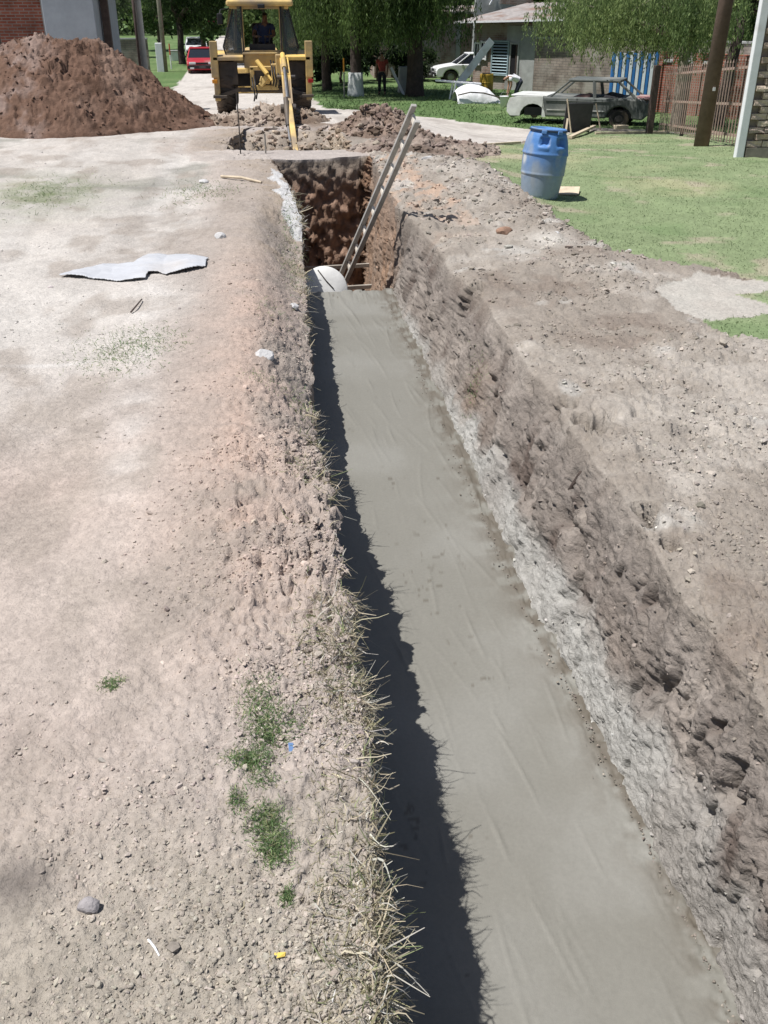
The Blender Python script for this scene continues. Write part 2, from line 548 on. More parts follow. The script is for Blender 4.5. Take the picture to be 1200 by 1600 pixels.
d_right = (.034 * chunks(x, y, 7, 83) * np.clip(fbm(x, y, 0 * x, 1.1, 2, 84) + .45, 0, 1) + .030 * (chunks(x, y, 17, 85) - .3) * crumb_m + .015 * (chunks(x, y, 40, 86) - .3) * np.clip(res * 2, 0, 1)) + .020 * fbm(x, y, 0 * x, 7, 4, 87)
far_r = smst(9, 11.5, y) * (1 - smst(15, 17, y)) * (x < 3.3)
d_right = d_right + far_r * (.06 * lumps(x, y, 6, 88) + .03 * lumps(x, y, 14, 89))
fade = 1 - smst(20, 30, y)
d = np.where(onleft, d_left, np.where(onright, np.where(soft, .006 * fbm(x, y, 0 * x, 12, 3, 90), d_right), 0)) * fade + d_top
# trench walls
yy, zz = y, z
wl = .05 * fbm(x, yy, zz, 2.3, 3, 101) + .030 * fbm(x, yy, zz * .4, 7, 4, 102) + .020 * (chunks(yy, zz * .6, 6, 103) - .5) + .011 * (chunks(yy, zz * .7, 16, 104) - .5) + .008 * (chunks(yy + zz * .3, zz, 30, 107) - .5) + .010 * (chunks(yy, zz * .8, 44, 106) - .5)
wl = wl + .016 * fbm(yy * 1.0, zz * .12, 0 * x, 22, 3, 108) * smst(.1, .3, np.repeat(T[None], NR, 0))
calm = smst(.55, .85, np.repeat(T[None], NR, 0))
wl = wl * (1 - .5 * calm)
crack = np.clip(ridged(x, yy * 1.0, zz * .3, 5, 3, 105) - .80, 0, 1) / .2
wl = wl - .12 * crack ** 1.2 * (1 - .6 * calm)
wl = wl * smst(0, .22, np.repeat(T[None], NR, 0)) + (np.where(onright | (x > .9), d_right, d_left) * fade + d_top) * np.clip(1 - T[None] * 3.0, 0, 1)
# far face of the pit: rows of bucket-tooth bites
ef = np.zeros(NR, bool); ef[n_wall0:n_wall1] = True
face = .06 * fbm(x, y, z, 3, 3, 111) +   .075 * (np.abs(vnoise(x * 6.5 + z * 1.5, z * 6.0 + x * .8, 0 * x, 112)) - .3) + .10 * (chunks(x + z * .3, z * 1.2, 5.5, 113) - .5) + .05 * (chunks(x, z, 12, 115) - .5) + .02 * fbm(x, z, 0 * x, 16, 3, 114)
d = np.where(inwall, np.where(ef[:, None], face * np.clip(end[:, None] * 6, .3, 1), wl), d)
d = np.where((T[None] >= 1) & (dep[:, None] > .2) & ~ef[:, None], .03 * fbm(x, y, z, 4, 3, 120) + (y[:, :] > 16.9) * .16 * (chunks(x, y, 4, 121) - .5), d)
# hollows along the right lip
for (u, v, zq, r, a) in ((878, 634, -.04, .085, .20), (930, 700, -.12, .07, .13), (905, 672, -.07, .05, .09), (1008, 836, -.12, .075, .17), (1048, 872, -.10, .05, .12), (735, 452, -.03, .12, .2), (938, 682, -.08, .05, .1), (880, 760, -.42, .05, .10), (990, 850, -.2, .05, .1), (1160, 1165, -.15, .05, .08), (1080, 1105, -.3, .04, .06)):
    p = at(u, v, zq)
    q = np.sqrt((x - p[0]) ** 2 + ((y - p[1]) * .8) ** 2 + ((z - zq) * (.8 if zq < -.15 else .15)) ** 2) / r
    q = q / 1.1 + .6 * fbm(x, y, z, 13, 3, 130)
    d = d - a * 1.35 * (1 - smst(.45, 1.0, q)) * (x > .9)
# the long peg-like gouge in the wall
p = at(890, 770, -.5)
GP = P0 + Nb * d[..., None]
GP[..., 0] += np.where(ef[:, None] & (T[None] > 0), .02 * fbm(y, z, x, 5, 3, 140), 0)

# colour of the soils themselves ---------------------------------
def C(*c): return np.array(c)


def mixc(a, b, m): return a * (1 - m[..., None]) + b * m[..., None]


big = fbm(x, y, 0 * x, .9, 4, 201); mid = fbm(x, y, 0 * x, 4.5, 4, 202); fine = fbm(x, y, z, 24, 3, 203)
alb = np.zeros((NR, NC, 3)) + C(.34, .298, .268)
# left: pale dusty track far left, pinkish soil by the trench, greyer at the very front
trackm = smst(.75, 1.5, dl + .35 * big) * smst(3, 6.5, y)
alb = mixc(alb, C(.37, .285, .24), np.clip((.95 - np.abs(dl - .42) / .6), 0, 1) * smst(2.2, 3.8, y + .4 * big) * (1 - smst(7.5, 11, y)) * (.55 + .45 * np.clip(mid + .6, 0, 1)))
alb = mixc(alb, C(.45, .43, .405), trackm * (.75 + .25 * big))
alb = mixc(alb, C(.41, .338, .298), np.clip(smst(.5, 1.1, dl) * (1 - smst(4, 7, y)) * (.45 + .6 * big), 0, .9))
alb = mixc(alb, C(.30, .275, .23), np.clip((1 - smst(1.5, 2.4, y + .3 * mid)) * .75, 0, 1))
alb = mixc(alb, C(.25, .205, .16), np.clip(bank * smst(8, 10, y) * (.6 + mid), 0, .8))
alb = mixc(alb, C(.23, .225, .20), np.clip(smst(.25, .6, fbm(x, y, 0 * x, .8, 4, 210)) * smst(5, 8, y) * .8, 0, 1))
alb = mixc(alb, C(.27, .235, .205), np.clip(smst(.05, .45, fbm(x, y * .6, 0 * x, 2.6, 4, 211)) * smst(1.5, 3, y) * .6, 0, 1))
for tx in (-1.0, -2.5):
    tw = np.exp(-((x - tx - .12 * np.sin(y * .35) + .04 * (y - 6)) / .13) ** 2) * smst(3.5, 5, y)
    alb = mixc(alb, C(.49, .47, .45), np.clip(tw * (.45 + .15 * np.sin(y * 14 + 3 * mid) + .4 * mid) * .7, 0, 1))
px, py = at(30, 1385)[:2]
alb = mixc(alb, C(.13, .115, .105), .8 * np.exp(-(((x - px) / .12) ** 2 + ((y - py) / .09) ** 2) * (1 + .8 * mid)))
px, py = at(60, 300)[:2]
alb = mixc(alb, C(.17, .19, .12), np.clip(.9 * np.exp(-(((x - px) / .9) ** 2 + ((y - py) / 1.5) ** 2)) * (.7 + mid), 0, 1))
m_spl = in_poly(wx, y, poly([(424, 262), (436, 266), (446, 285), (462, 300), (470, 345), (455, 345), (436, 325), (438, 300), (428, 280)])) & onleft
alb = np.where(m_spl[..., None], C(.45, .45, .45) + 0 * alb, alb)
# chalk line on the track
p1 = np.array(at(-60, 572)[:2]); p2 = np.array(at(140, 561)[:2])
tt = np.clip(((x - p1[0]) * (p2 - p1)[0] + (y - p1[1]) * (p2 - p1)[1]) / ((p2 - p1) @ (p2 - p1)), 0, 1)
dd = np.hypot(x - p1[0] - tt * (p2 - p1)[0], y - p1[1] - tt * (p2 - p1)[1])
alb = mixc(alb, C(.5, .48, .46), np.clip(1.3 - dd / .035 + mid, 0, 1) * .7)
alb = np.where(onleft[..., None], alb, C(.235, .195, .175))
# right bank
rb = onright
a2 = np.zeros_like(alb) + C(.25, .222, .20)
a2 = mixc(a2, C(.33, .305, .285), np.clip(smst(-.1, .5, big + .4 * mid), 0, 1) * .8)
a2 = mixc(a2, C(.17, .14, .122), np.clip(smst(.15, .6, -big + .5 * mid), 0, 1) * .7)
a2 = mixc(a2, C(.35, .24, .18), np.clip(far_r * smst(-.1, .4, mid + .3 * big) * (x < 2.3), 0, 1) * .7)
a2 = mixc(a2, C(.40, .39, .38), smst(.35, .55, fbm(x, y, 0 * x, 2.2, 4, 215)) * .6)
alb = np.where(rb[..., None], a2, alb)
sandc = mixc(np.zeros_like(alb) + C(.42, .40, .36), C(.30, .27, .24), np.clip(.5 + mid, 0, 1) * .5)
alb = np.where((m_sand & rb)[..., None], sandc, alb)
alb = mixc(alb, C(.44, .42, .40), np.exp(-(((x - at(860, 385)[0]) / .25) ** 2 + ((y - at(860, 385)[1]) / .25) ** 2)) * .9)
# trench walls
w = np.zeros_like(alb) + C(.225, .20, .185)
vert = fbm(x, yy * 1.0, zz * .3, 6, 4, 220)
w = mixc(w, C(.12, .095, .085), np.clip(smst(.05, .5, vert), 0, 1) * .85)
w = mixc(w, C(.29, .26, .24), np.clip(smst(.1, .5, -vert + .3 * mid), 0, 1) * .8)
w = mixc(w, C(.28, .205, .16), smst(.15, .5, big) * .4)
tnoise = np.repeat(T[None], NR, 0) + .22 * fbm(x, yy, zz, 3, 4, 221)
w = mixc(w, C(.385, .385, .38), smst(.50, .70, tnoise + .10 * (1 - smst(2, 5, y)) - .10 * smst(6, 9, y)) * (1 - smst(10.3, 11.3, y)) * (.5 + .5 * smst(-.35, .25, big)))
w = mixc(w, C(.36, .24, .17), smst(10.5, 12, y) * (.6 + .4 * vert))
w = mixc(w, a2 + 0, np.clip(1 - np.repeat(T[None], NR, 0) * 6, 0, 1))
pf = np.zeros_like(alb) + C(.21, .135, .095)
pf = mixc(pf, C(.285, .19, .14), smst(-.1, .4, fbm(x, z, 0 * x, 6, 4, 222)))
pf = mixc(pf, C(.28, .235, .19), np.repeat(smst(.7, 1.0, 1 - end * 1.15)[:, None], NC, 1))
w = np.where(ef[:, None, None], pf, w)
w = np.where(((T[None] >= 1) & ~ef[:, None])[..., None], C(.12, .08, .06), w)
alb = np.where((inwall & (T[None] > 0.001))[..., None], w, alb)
# strip of light soil in front of the digger, dark churned soil behind it
mid_zone = (y > TRENCH_END + .1) & (y < 23) & ~m_road & ~m_lawn
cz = mixc(np.zeros_like(alb) + C(.36, .325, .30), C(.19, .15, .12), smst(-.1, .35, fbm(x, y, 0 * x, .8, 4, 231)) * smst(16.5, 17.5, y))
cz = mixc(cz, C(.2, .15, .12), np.clip(smst(1.2, 2.6, x) * (.8 + mid), 0, 1))
alb = np.where((mid_zone & (x > -1.2) & (dep[:, None] < .05))[..., None], cz, alb)
alb = np.where(((hole[:, None] > .05) & (T[None] > 0))[..., None], C(.27, .23, .19) * (1 + .3 * mid[..., None]), alb)
# grass, road
gr = np.zeros_like(alb) + C(.195, .243, .13)
gr = mixc(gr, C(.29, .295, .175), np.clip(smst(-.05, .5, fbm(x, y, 0 * x, .55, 4, 240)), 0, 1))
gr = mixc(gr, C(.135, .195, .09), np.clip(smst(.1, .5, fbm(x, y, 0 * x, 1.4, 4, 241)), 0, 1) * .6)
gr = mixc(gr, C(.33, .295, .22), smst(.25, .5, fbm(x, y, 0 * x, 1.7, 4, 242)) * .75)
gv = mixc(np.zeros_like(alb) + C(.09, .145, .055), C(.135, .19, .08), smst(-.2, .4, big))
alb = np.where(m_lawn[..., None], gr, alb)
alb = np.where((m_verge | m_far)[..., None], gv, alb)
rd = mixc(np.zeros_like(alb) + C(.46, .43, .395), C(.36, .33, .30), smst(0, .5, fbm(x, y * .5, 0 * x, 1.5, 4, 250)))
alb = np.where(m_road[..., None], rd, alb)
alb = np.where((inwall & wallR)[..., None], alb * C(.92, .905, .86), alb); alb = np.where((rb & ~soft)[..., None], alb * C(1.04, 1.035, .985), alb)
streak = fbm(x * 2.6, y * .28, 0 * x, 1.0, 4, 260)
alb = np.where((onleft & ~inwall & ~soft)[..., None], alb * C(1.03, 1.025, 1.01) * (1 + .16 * streak * smst(.4, 1.0, dl))[..., None], alb)
alb = alb * (1 + .16 * np.clip(fine, -1, 1) + .12 * mid)[..., None]
alb = np.clip(alb, .015, .7)


def ground_mat(name):
    m = mat(name, (1, 1, 1), .95, .16, 38, 0, spec=.1, attr='albedo')
    nt = m.node_tree; N = nt.nodes; L = nt.links; b = N['Principled BSDF']
    tc = N.new('ShaderNodeTexCoord')
    bs = None
    for sc, st, ds in ((26, .5, .035), (90, .55, .012), (300, .5, .004)):
        no = N.new('ShaderNodeTexNoise'); no.inputs['Scale'].default_value = sc; no.inputs['Detail'].default_value = 4; no.inputs['Roughness'].default_value = .6
        L.new(tc.outputs['Object'], no.inputs['Vector'])
        bp = N.new('ShaderNodeBump'); bp.inputs['Strength'].default_value = st; bp.inputs['Distance'].default_value = ds
        L.new(no.outputs['Fac'], bp.inputs['Height'])
        if bs: L.new(bs, bp.inputs['Normal'])
        bs = bp.outputs[0]
    L.new(bs, b.inputs['Normal'])
    return m


MG = ground_mat('soil')
idx = np.arange(NR * NC).reshape(NR, NC)
quads = np.stack([idx[:-1, :-1], idx[:-1, 1:], idx[1:, 1:], idx[1:, :-1]], -1)
def fmask(m): return (m[:-1, :-1].astype(int) + m[1:, 1:] + m[:-1, 1:] + m[1:, :-1]) >= 2


f_road = fmask(m_road); f_lawn = fmask(grassy) & ~f_road; f_wall = fmask(inwall) & ~f_road & ~f_lawn
f_soil = ~(f_road | f_lawn | f_wall)
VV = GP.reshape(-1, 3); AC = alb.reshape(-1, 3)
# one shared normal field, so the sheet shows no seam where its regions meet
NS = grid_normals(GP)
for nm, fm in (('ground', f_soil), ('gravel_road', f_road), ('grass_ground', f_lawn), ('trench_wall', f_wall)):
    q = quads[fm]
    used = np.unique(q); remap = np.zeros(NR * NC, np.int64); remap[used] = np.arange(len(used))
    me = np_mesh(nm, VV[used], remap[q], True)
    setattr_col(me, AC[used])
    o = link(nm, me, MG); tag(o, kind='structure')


def gz(x_, y_):
    """height of the undisturbed ground at one point"""
    return float(undulate(np.array([[float(x_)]]), np.array([[float(y_)]]))[0, 0])


def spot(u, v, sink=0.0):
    p = at(u, v); zq = gz(p[0], p[1])
    p = at(u, v, zq)
    return Vector((p[0], p[1], gz(p[0], p[1]) - sink))


def sample_grid(weight, n):
    """n points on the sheet, picked by weight per quad (times its area)"""
    a = GP[:-1, :-1]; b = GP[:-1, 1:]; c = GP[1:, :-1]
    area = np.linalg.norm(np.cross(b - a, c - a), axis=-1)
    w_ = (area * weight[:-1, :-1]).ravel(); w_ = w_ / w_.sum()
    k = rng.choice(len(w_), n, p=w_)
    i, j = np.divmod(k, NC - 1)
    s = rng.random((n, 1)); t = rng.random((n, 1))
    P = GP[i, j] * (1 - s) * (1 - t) + GP[i, j + 1] * s * (1 - t) + GP[i + 1, j] * (1 - s) * t + GP[i + 1, j + 1] * s * t
    return P, NS[i, j], alb[i, j], i, j


# ------------------------------------------------------------ poured concrete
cy = [-6, -3, -1, 0, .6, 1.0, 1.3]
y_ = 1.5
while y_ < CONC_END: cy.append(y_); y_ += .0058 * y_ ** 1.05
cy.append(CONC_END)
CY = np.array(cy); ncx = 190
cl = np.interp(CY, RY, cL) - .25; cr = np.interp(CY, RY, cR) + .12
gx = np.linspace(0, 1, ncx)
cx_ = cl[:, None] + (cr - cl)[:, None] * gx[None]; cy_ = np.repeat(CY[:, None], ncx, 1)
hz = .010 * fbm(cx_, cy_, 0 * cx_, 1.2, 3, 301) + .0035 * fbm(cx_, cy_, 0 * cx_, 6, 3, 302)
r2 = np.random.default_rng(11)
for k in range(110):
    ys = 1.5 + 9.3 * r2.random() ** 1.5; xs = .5 + .85 * r2.random(); Ln = .18 + .5 * r2.random() * (.6 + ys / 8); sl = -.12 + .10 * r2.standard_normal(); cu = .10 * r2.standard_normal()
    t = (cy_ - ys) / Ln
    xc = xs + sl * (cy_ - ys) + cu * (cy_ - ys) ** 2
    q = (cx_ - xc) / (.006 + .0035 * ys / 3)
    amp = (.0018 + .0042 * r2.random() ** 2) * (1 + .1 * ys)
    hz += np.where((t > 0) & (t < 1), amp * np.where(q > 0, np.exp(-q * 1.6), np.exp(-q * q * 2)) * np.sin(np.pi * np.clip(t, 0, 1)) ** .6 * (np.abs(q) < 9), 0)
edge = np.clip(np.interp(CY, RY, cR)[:, None] - cx_, 0, 9)
hz += np.exp(-edge / .05) * (.004 + .016 * (chunks(cx_, cy_, 26, 303) - .4)) + .0012 * fbm(cx_, cy_, 0 * cx_, 40, 3, 306)
hz += smst(CONC_END - .5, CONC_END - .05, cy_) * (.02 + .035 * lumps(cx_, cy_, 9, 304))
ctop = np.stack([cx_, cy_, conc_z(cy_) + hz], -1)
bot = ctop.copy(); bot[..., 2] = -1.25
# block: top sheet + far end face
endv = np.stack([cx_[-1], cy_[-1] + .03 * np.abs(fbm(cx_[-1], 0 * cx_[-1], 0 * cx_[-1], 9, 3, 305)), np.full(ncx, -1.3)], -1)
V_ = np.concatenate([ctop.reshape(-1, 3), endv]); n_ = len(CY)
ii = np.arange(n_ * ncx + ncx).reshape(n_ + 1, ncx)
Q_ = np.stack([ii[:-1, :-1], ii[:-1, 1:], ii[1:, 1:], ii[1:, :-1]], -1).reshape(-1, 4)
conc_me = np_mesh('concrete_bed', V_, Q_, True)
cc = np.zeros((n_, ncx, 3)) + C(.180, .175, .152)
cm = fbm(cx_, cy_, 0 * cx_, 1.6, 4, 310)
cc = mixc(cc, C(.206, .202, .180), smst(-.2, .5, cm))
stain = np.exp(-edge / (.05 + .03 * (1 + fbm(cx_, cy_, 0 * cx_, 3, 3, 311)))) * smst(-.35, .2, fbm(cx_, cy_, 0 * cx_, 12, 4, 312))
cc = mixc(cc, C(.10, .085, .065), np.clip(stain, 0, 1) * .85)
speck = smst(.47, .56, fbm(cx_, cy_, 0 * cx_, 22, 3, 313)) * smst(.1, .5, fbm(cx_, cy_, 0 * cx_, 2.2, 2, 314))
cc = mixc(cc, C(.11, .10, .08), speck * .8)
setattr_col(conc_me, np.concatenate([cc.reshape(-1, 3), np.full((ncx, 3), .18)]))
MC = mat('wet_concrete', (1, 1, 1), .62, .06, 60, .25, spec=.35, attr='albedo', bscale=260, bdist=.003)
tag(link('concrete_bed', conc_me, MC), kind='structure')

# ------------------------------------------------------------ loose crumbs of soil, pebbles, grass (uncountable: stuff)
def ico(sub):
    bm = bmesh.new(); bmesh.ops.create_icosphere(bm, subdivisions=sub, radius=1)
    v = np.array([p.co[:] for p in bm.verts]); f = np.array([[q.index for q in a.verts] for a in bm.faces]); bm.free()
    return v, f


ICO = ico(1), ico(2)


def rand_rot(n):
    q = rng.standard_normal((n, 4)); q /= np.linalg.norm(q, axis=1, keepdims=True)
    a, b, c, d = q.T
    return np.stack([np.stack([a*a+b*b-c*c-d*d, 2*b*c-2*a*d, 2*b*d+2*a*c], -1), np.stack([2*b*c+2*a*d, a*a-b*b+c*c-d*d, 2*c*d-2*a*b], -1), np.stack([2*b*d-2*a*c, 2*c*d+2*a*b, a*a-b*b-c*c+d*d], -1)], 1)


def crumbs(name, P, Nn, cols, sizes, m, sub=0, sink=.25, smooth=False, squash=.75):
    bv, bf = ICO[sub]
    n = len(P)
    sh = (1 + .38 * rng.standard_normal((n, len(bv), 1)).clip(-1.4, 1.4) * (.7 if sub == 0 else .33))
    sc = np.stack([np.ones(n), rng.uniform(.6, 1, n), rng.uniform(.45, .9, n)], -1)
    V = bv[None] * sh * sc[:, None] * sizes[:, None, None]
    V = np.einsum('nij,nkj->nki', rand_rot(n), V)
    V[..., 2] *= squash
    V = V + (P + Nn * (sizes * (.6 - sink))[:, None])[:, None]
    Fc = bf[None] + (np.arange(n) * len(bv))[:, None, None]
    me = np_mesh(name, V.reshape(-1, 3), Fc.reshape(-1, 3), smooth)
    c = np.repeat(cols[:, None], len(bv), 1).reshape(-1, 3)
    setattr_col(me, c)
    return tag(link(name, me, m), kind='stuff')


MCR = mat('crumbled_soil', (1, 1, 1), .95, .18, 70, .4, spec=.1, attr='albedo', bscale=160, bdist=.003)


def jitter_col(c, n, amt=.22):
    return np.clip(c * (1 + amt * rng.standard_normal((n, 1))).clip(.45, 1.7) * (1 + .015 * rng.standard_normal((n, 3))), .02, .7)


soilmask = (~soft & ~inwall).astype(float)
patchy = np.clip(fbm(x, y, 0 * x, 2.0, 4, 401) * 1.6 + .55, .03, 1)
vis = (x > frL[:, None]) & (x < frR[:, None]) & (y > 1.0) & (y < 24)
# left: gravelly crumbs along the bank and over the near ground
wgt = soilmask * onleft * vis * (np.clip(np.exp(-(dl - .05) / .26), 0, 1.2) * (1 + 1.2 * np.exp(-((y - 3.4) / 1.4) ** 2)) + .30 * np.exp(-((y - 1.6) / .7) ** 2) + .07 * patchy) * patchy * np.where(y > 9, .3, 1)
n = 24000
P, Nn, cc_, i_, j_ = sample_grid(wgt * 1.0 / np.maximum(y, 1) ** 1.3, n)
sz = (.0022 + .0058 * rng.random(n) ** 3.5) * (1 + .10 * P[:, 1])
crumbs('pebbles', P, Nn, jitter_col(cc_ * 1.06, n, .14), sz, MCR, sink=.45)
n = 700
P, Nn, cc_, i_, j_ = sample_grid(wgt / np.maximum(y, 1) ** .8, n)
sz = (.006 + .011 * rng.random(n) ** 3) * (1 + .08 * P[:, 1])
crumbs('soil_clods', P, Nn, jitter_col(cc_ * 1.05, n, .14), sz, MCR, 0, sink=.5)
# right bank: crumbs and clods
wgt = soilmask * onright * vis * (patchy ** 2) * (x < 6) * np.where(y > 15.8, .25, 1) + wallR * .10 * (T[None] < .9)
n = 13000
P, Nn, cc_, i_, j_ = sample_grid(wgt / np.maximum(y, 1) ** .9, n)
sz = (.003 + .008 * rng.random(n) ** 3) * (1 + .10 * P[:, 1])
crumbs('soil_crumbs', P, Nn, jitter_col(cc_ * 1.05, n, .18), sz, MCR, sink=.45)
n = 1500
ridge = np.exp(-((x - (1.9 + .16 * y - .3)) / .5) ** 2) * (y > 8) * 1.5
wgt2 = soilmask * onright * vis * (x < 5) * (patchy ** 2 * .5 + far_r * 1.2 + ridge)
P, Nn, cc_, i_, j_ = sample_grid(wgt2 / np.maximum(y, 1) ** .5, n)
sz = (.010 + .026 * rng.random(n) ** 3.5) * (.6 + .07 * P[:, 1])
crumbs('soil_lumps', P, Nn, jitter_col(cc_ * 1.05, n, .18), sz, MCR, 0, sink=.5)
# crumbs that rolled onto the edge of the concrete
n = 900
yy_ = 1.6 + 9.3 * rng.random(n) ** 1.4
xx_ = np.interp(yy_, RY, cR) - .0 - np.abs(rng.standard_normal(n)) * .035 * (.3 + np.clip(vnoise(yy_ * 3, 0 * yy_, 0 * yy_, 77) + .4, 0, 1.4))
crumbs('fallen_crumbs', np.stack([xx_, yy_, conc_z(yy_) + .006], -1), np.tile([0, 0, 1.], (n, 1)), jitter_col(np.tile([.2, .175, .15], (n, 1)), n, .3), .002 + .006 * rng.random(n) ** 3, MCR)


def blades(name, P, L_, W_, dirs, cols, m, droop=.6, segs=3, curl=.25):
    """bent tapering strips rooted at P, growing along dirs"""
    n = len(P)
    side = np.cross(dirs, rng.standard_normal((n, 3))); side /= np.linalg.norm(side, axis=1, keepdims=True) + 1e-9
    bend = rng.standard_normal((n, 3)) * curl; bend[:, 2] -= droop
    wig = np.cross(dirs, rng.standard_normal((n, 3))) * curl * .35; ph = rng.random(n) * 6.28
    V = []
    for k in range(segs + 1):
        t = k / segs
        c = P + dirs * (L_ * t)[:, None] + bend * (L_ * t * t)[:, None] + wig * (L_ * t * np.sin(ph + 5.5 * t))[:, None]
        w_ = (W_ * (1 - .6 * t * t) * .5)[:, None]
        V += [c - side * w_, c + side * w_]
    V = np.stack(V, 1); nv = 2 * (segs + 1)
    q = np.array([[2 * k, 2 * k + 1, 2 * k + 3, 2 * k + 2] for k in range(segs)])
    Fc = q[None] + (np.arange(n) * nv)[:, None, None]
    me = np_mesh(name, V.reshape(-1, 3), Fc.reshape(-1, 4), True)
    setattr_col(me, np.repeat(cols[:, None], nv, 1).reshape(-1, 3))
    return tag(link(name, me, m), kind='stuff')


MGR = mat('grass_blade', (1, 1, 1), .7, .1, 30, 0, spec=.2, attr='albedo', trans=.25)
STRAW = np.array([[.46, .41, .30], [.38, .33, .24], [.52, .50, .44], [.30, .28, .17], [.22, .25, .13]])


def unit(a): return a / (np.linalg.norm(a, axis=1, keepdims=True) + 1e-9)


# dry grass and roots hanging over the left lip
clump = np.clip(fbm(x, y, 0 * x, 3.2, 3, 421) * 3.2 + .05, 0, 1.4) + 1.3 * np.exp(-((y - 2.75) / .35) ** 2) + .7 * np.exp(-((y - 1.9) / .5) ** 2)
lipw = np.exp(-(dl / .045)) * onleft * (y > 1.1) * (y < 14) * clump * (~inwall)
n = 800
P, Nn, _, _, _ = sample_grid(lipw / np.maximum(y, 1) ** 1.0, n)
d_ = unit(np.stack([rng.normal(.55, .6, n), rng.normal(0, .65, n), rng.normal(.35, .45, n)], -1))
ci = rng.choice(5, n, p=[.3, .25, .2, .15, .1])
blades('dry_grass', P - Nn * .004, rng.uniform(.014, .034, n) * (1 + .06 * P[:, 1]), rng.uniform(.003, .0062, n) * (1 + .10 * P[:, 1]), d_, jitter_col(STRAW[ci], n, .2), MGR, .45, 6, 1.2)
n = 110
P, Nn, _, _, _ = sample_grid(lipw * (dl < .03) / np.maximum(y, 1) ** 1.2, n)
d_ = unit(np.stack([rng.normal(1.0, .25, n), rng.normal(0, .5, n), rng.normal(.05, .35, n)], -1))
blades('root_strands', P - Nn * .008, rng.uniform(.025, .055, n), rng.uniform(.0035, .006, n) * (1 + .05 * P[:, 1]), d_, jitter_col(STRAW[rng.choice(3, n)] * .9, n, .2), MGR, .25, 6, 1.2)
n = 9000
lip2 = np.exp(-(dl / .05)) * onleft * (y > 1.1) * (y < 13) * (clump + .12) * (~inwall) + ((np.arange(NC) > i0) & (np.arange(NC) < i0 + 5))[None] * (dep[:, None] > .2) * clump * (y > 1.1) * (y < 12) * .8
P, Nn, _, _, _ = sample_grid(lip2 / np.maximum(y, 1) ** 1.1, n)
d_ = unit(np.stack([rng.normal(.25, .8, n), rng.normal(0, .8, n), rng.normal(.25, .4, n)], -1))
blades('grass_mat', P, rng.uniform(.010, .034, n) * (1 + .08 * P[:, 1]), rng.uniform(.0028, .006, n) * (1 + .10 * P[:, 1]), d_, jitter_col(STRAW[rng.choice(5, n, p=[.28, .24, .26, .12, .10])], n, .2), MGR, .5, 4, 1.1)
n = 1000
P, Nn, cc_, i_, j_ = sample_grid((hole[:, None] > .03) * (T[None] > 0) * (y > 17.2) * 1.0, n)
crumbs('hole_rubble', P, Nn, jitter_col(cc_ * C(1.0, .95, .9), n, .25), .015 + .075 * rng.random(n) ** 3, MCR, 0, sink=.4)
# matted straw lying behind the lip
n = 3000
mw = np.exp(-((dl - .10) / .08) ** 2) * onleft * (y > 1.2) * (y < 4.5) * np.clip(clump, 0, 1.5)
P, Nn, _, _, _ = sample_grid(mw, n)
d_ = unit(np.stack([rng.normal(0, .8, n), rng.normal(0, .8, n), rng.normal(.3, .3, n)], -1))
blades('matted_straw', P, rng.uniform(.012, .04, n), rng.uniform(.002, .0045, n), d_, jitter_col(STRAW[rng.choice(5, n)], n, .2), MGR, .4, 4, .9)
# green tufts on the left bank
TUFTS = [(405, 1110, .05, .10, 900), (418, 1150, .05, .06, 900), (390, 1195, .045, .03, 1000), (412, 1225, .03, .03, 300), (372, 1260, .02, .03, 300), (415, 1290, .04, .04, 900), (430, 1330, .035, .04, 1100), (448, 1400, .012, .02, 250), (175, 1075, .03, .03, 220), (455, 1130, .05, .05, 250), (420, 590, .10, .10, 260), (190, 545, .24, .32, 900), (235, 535, .2, .2, 250), (470, 590, .07, .25, 500), (455, 385, .10, .9, 600), (448, 330, .06, .4, 200), (425, 480, .12, .3, 220), (330, 300, .35, .5, 260), (745, 510, .06, .2, 200), (800, 1010, .03, .05, 30), (70, 300, .5, .9, 500), (300, 300, .3, .6, 200)]
PT = []; LT = []; WT = []
for (u, v, rx, ry, k) in TUFTS:
    c = at(u, v)
    k = int(k * 1.15); px = c[0] + rng.standard_normal(k) * rx * .75; py = c[1] + rng.standard_normal(k) * ry * .85
    ii_ = np.clip(np.searchsorted(RY, py), 0, NR - 1)
    jj_ = np.array([np.searchsorted(GX[a], b) for a, b in zip(ii_, px)]).clip(0, NC - 1)
    PT.append(GP[ii_, jj_] * [0, 0, 1] + np.stack([px, py, 0 * px], -1))
    sc = .75 + .13 * c[1]
    LT.append(rng.uniform(.008, .024, k) * sc); WT.append(rng.uniform(.0012, .0024, k) * sc * 1.2)
PT = np.concatenate(PT); LT = np.concatenate(LT); WT = np.concatenate(WT); n = len(PT)
GREEN = np.array([[.12, .20, .08], [.16, .23, .10], [.23, .28, .13], [.30, .30, .16]])
d_ = unit(np.stack([rng.normal(0, .6, n), rng.normal(0, .6, n), rng.uniform(.4, 1, n)], -1))
blades('green_tufts', PT, LT, WT, d_, jitter_col(GREEN[rng.choice(4, n, p=[.4, .3, .2, .1])], n, .2), MGR, .3, 3, .3)
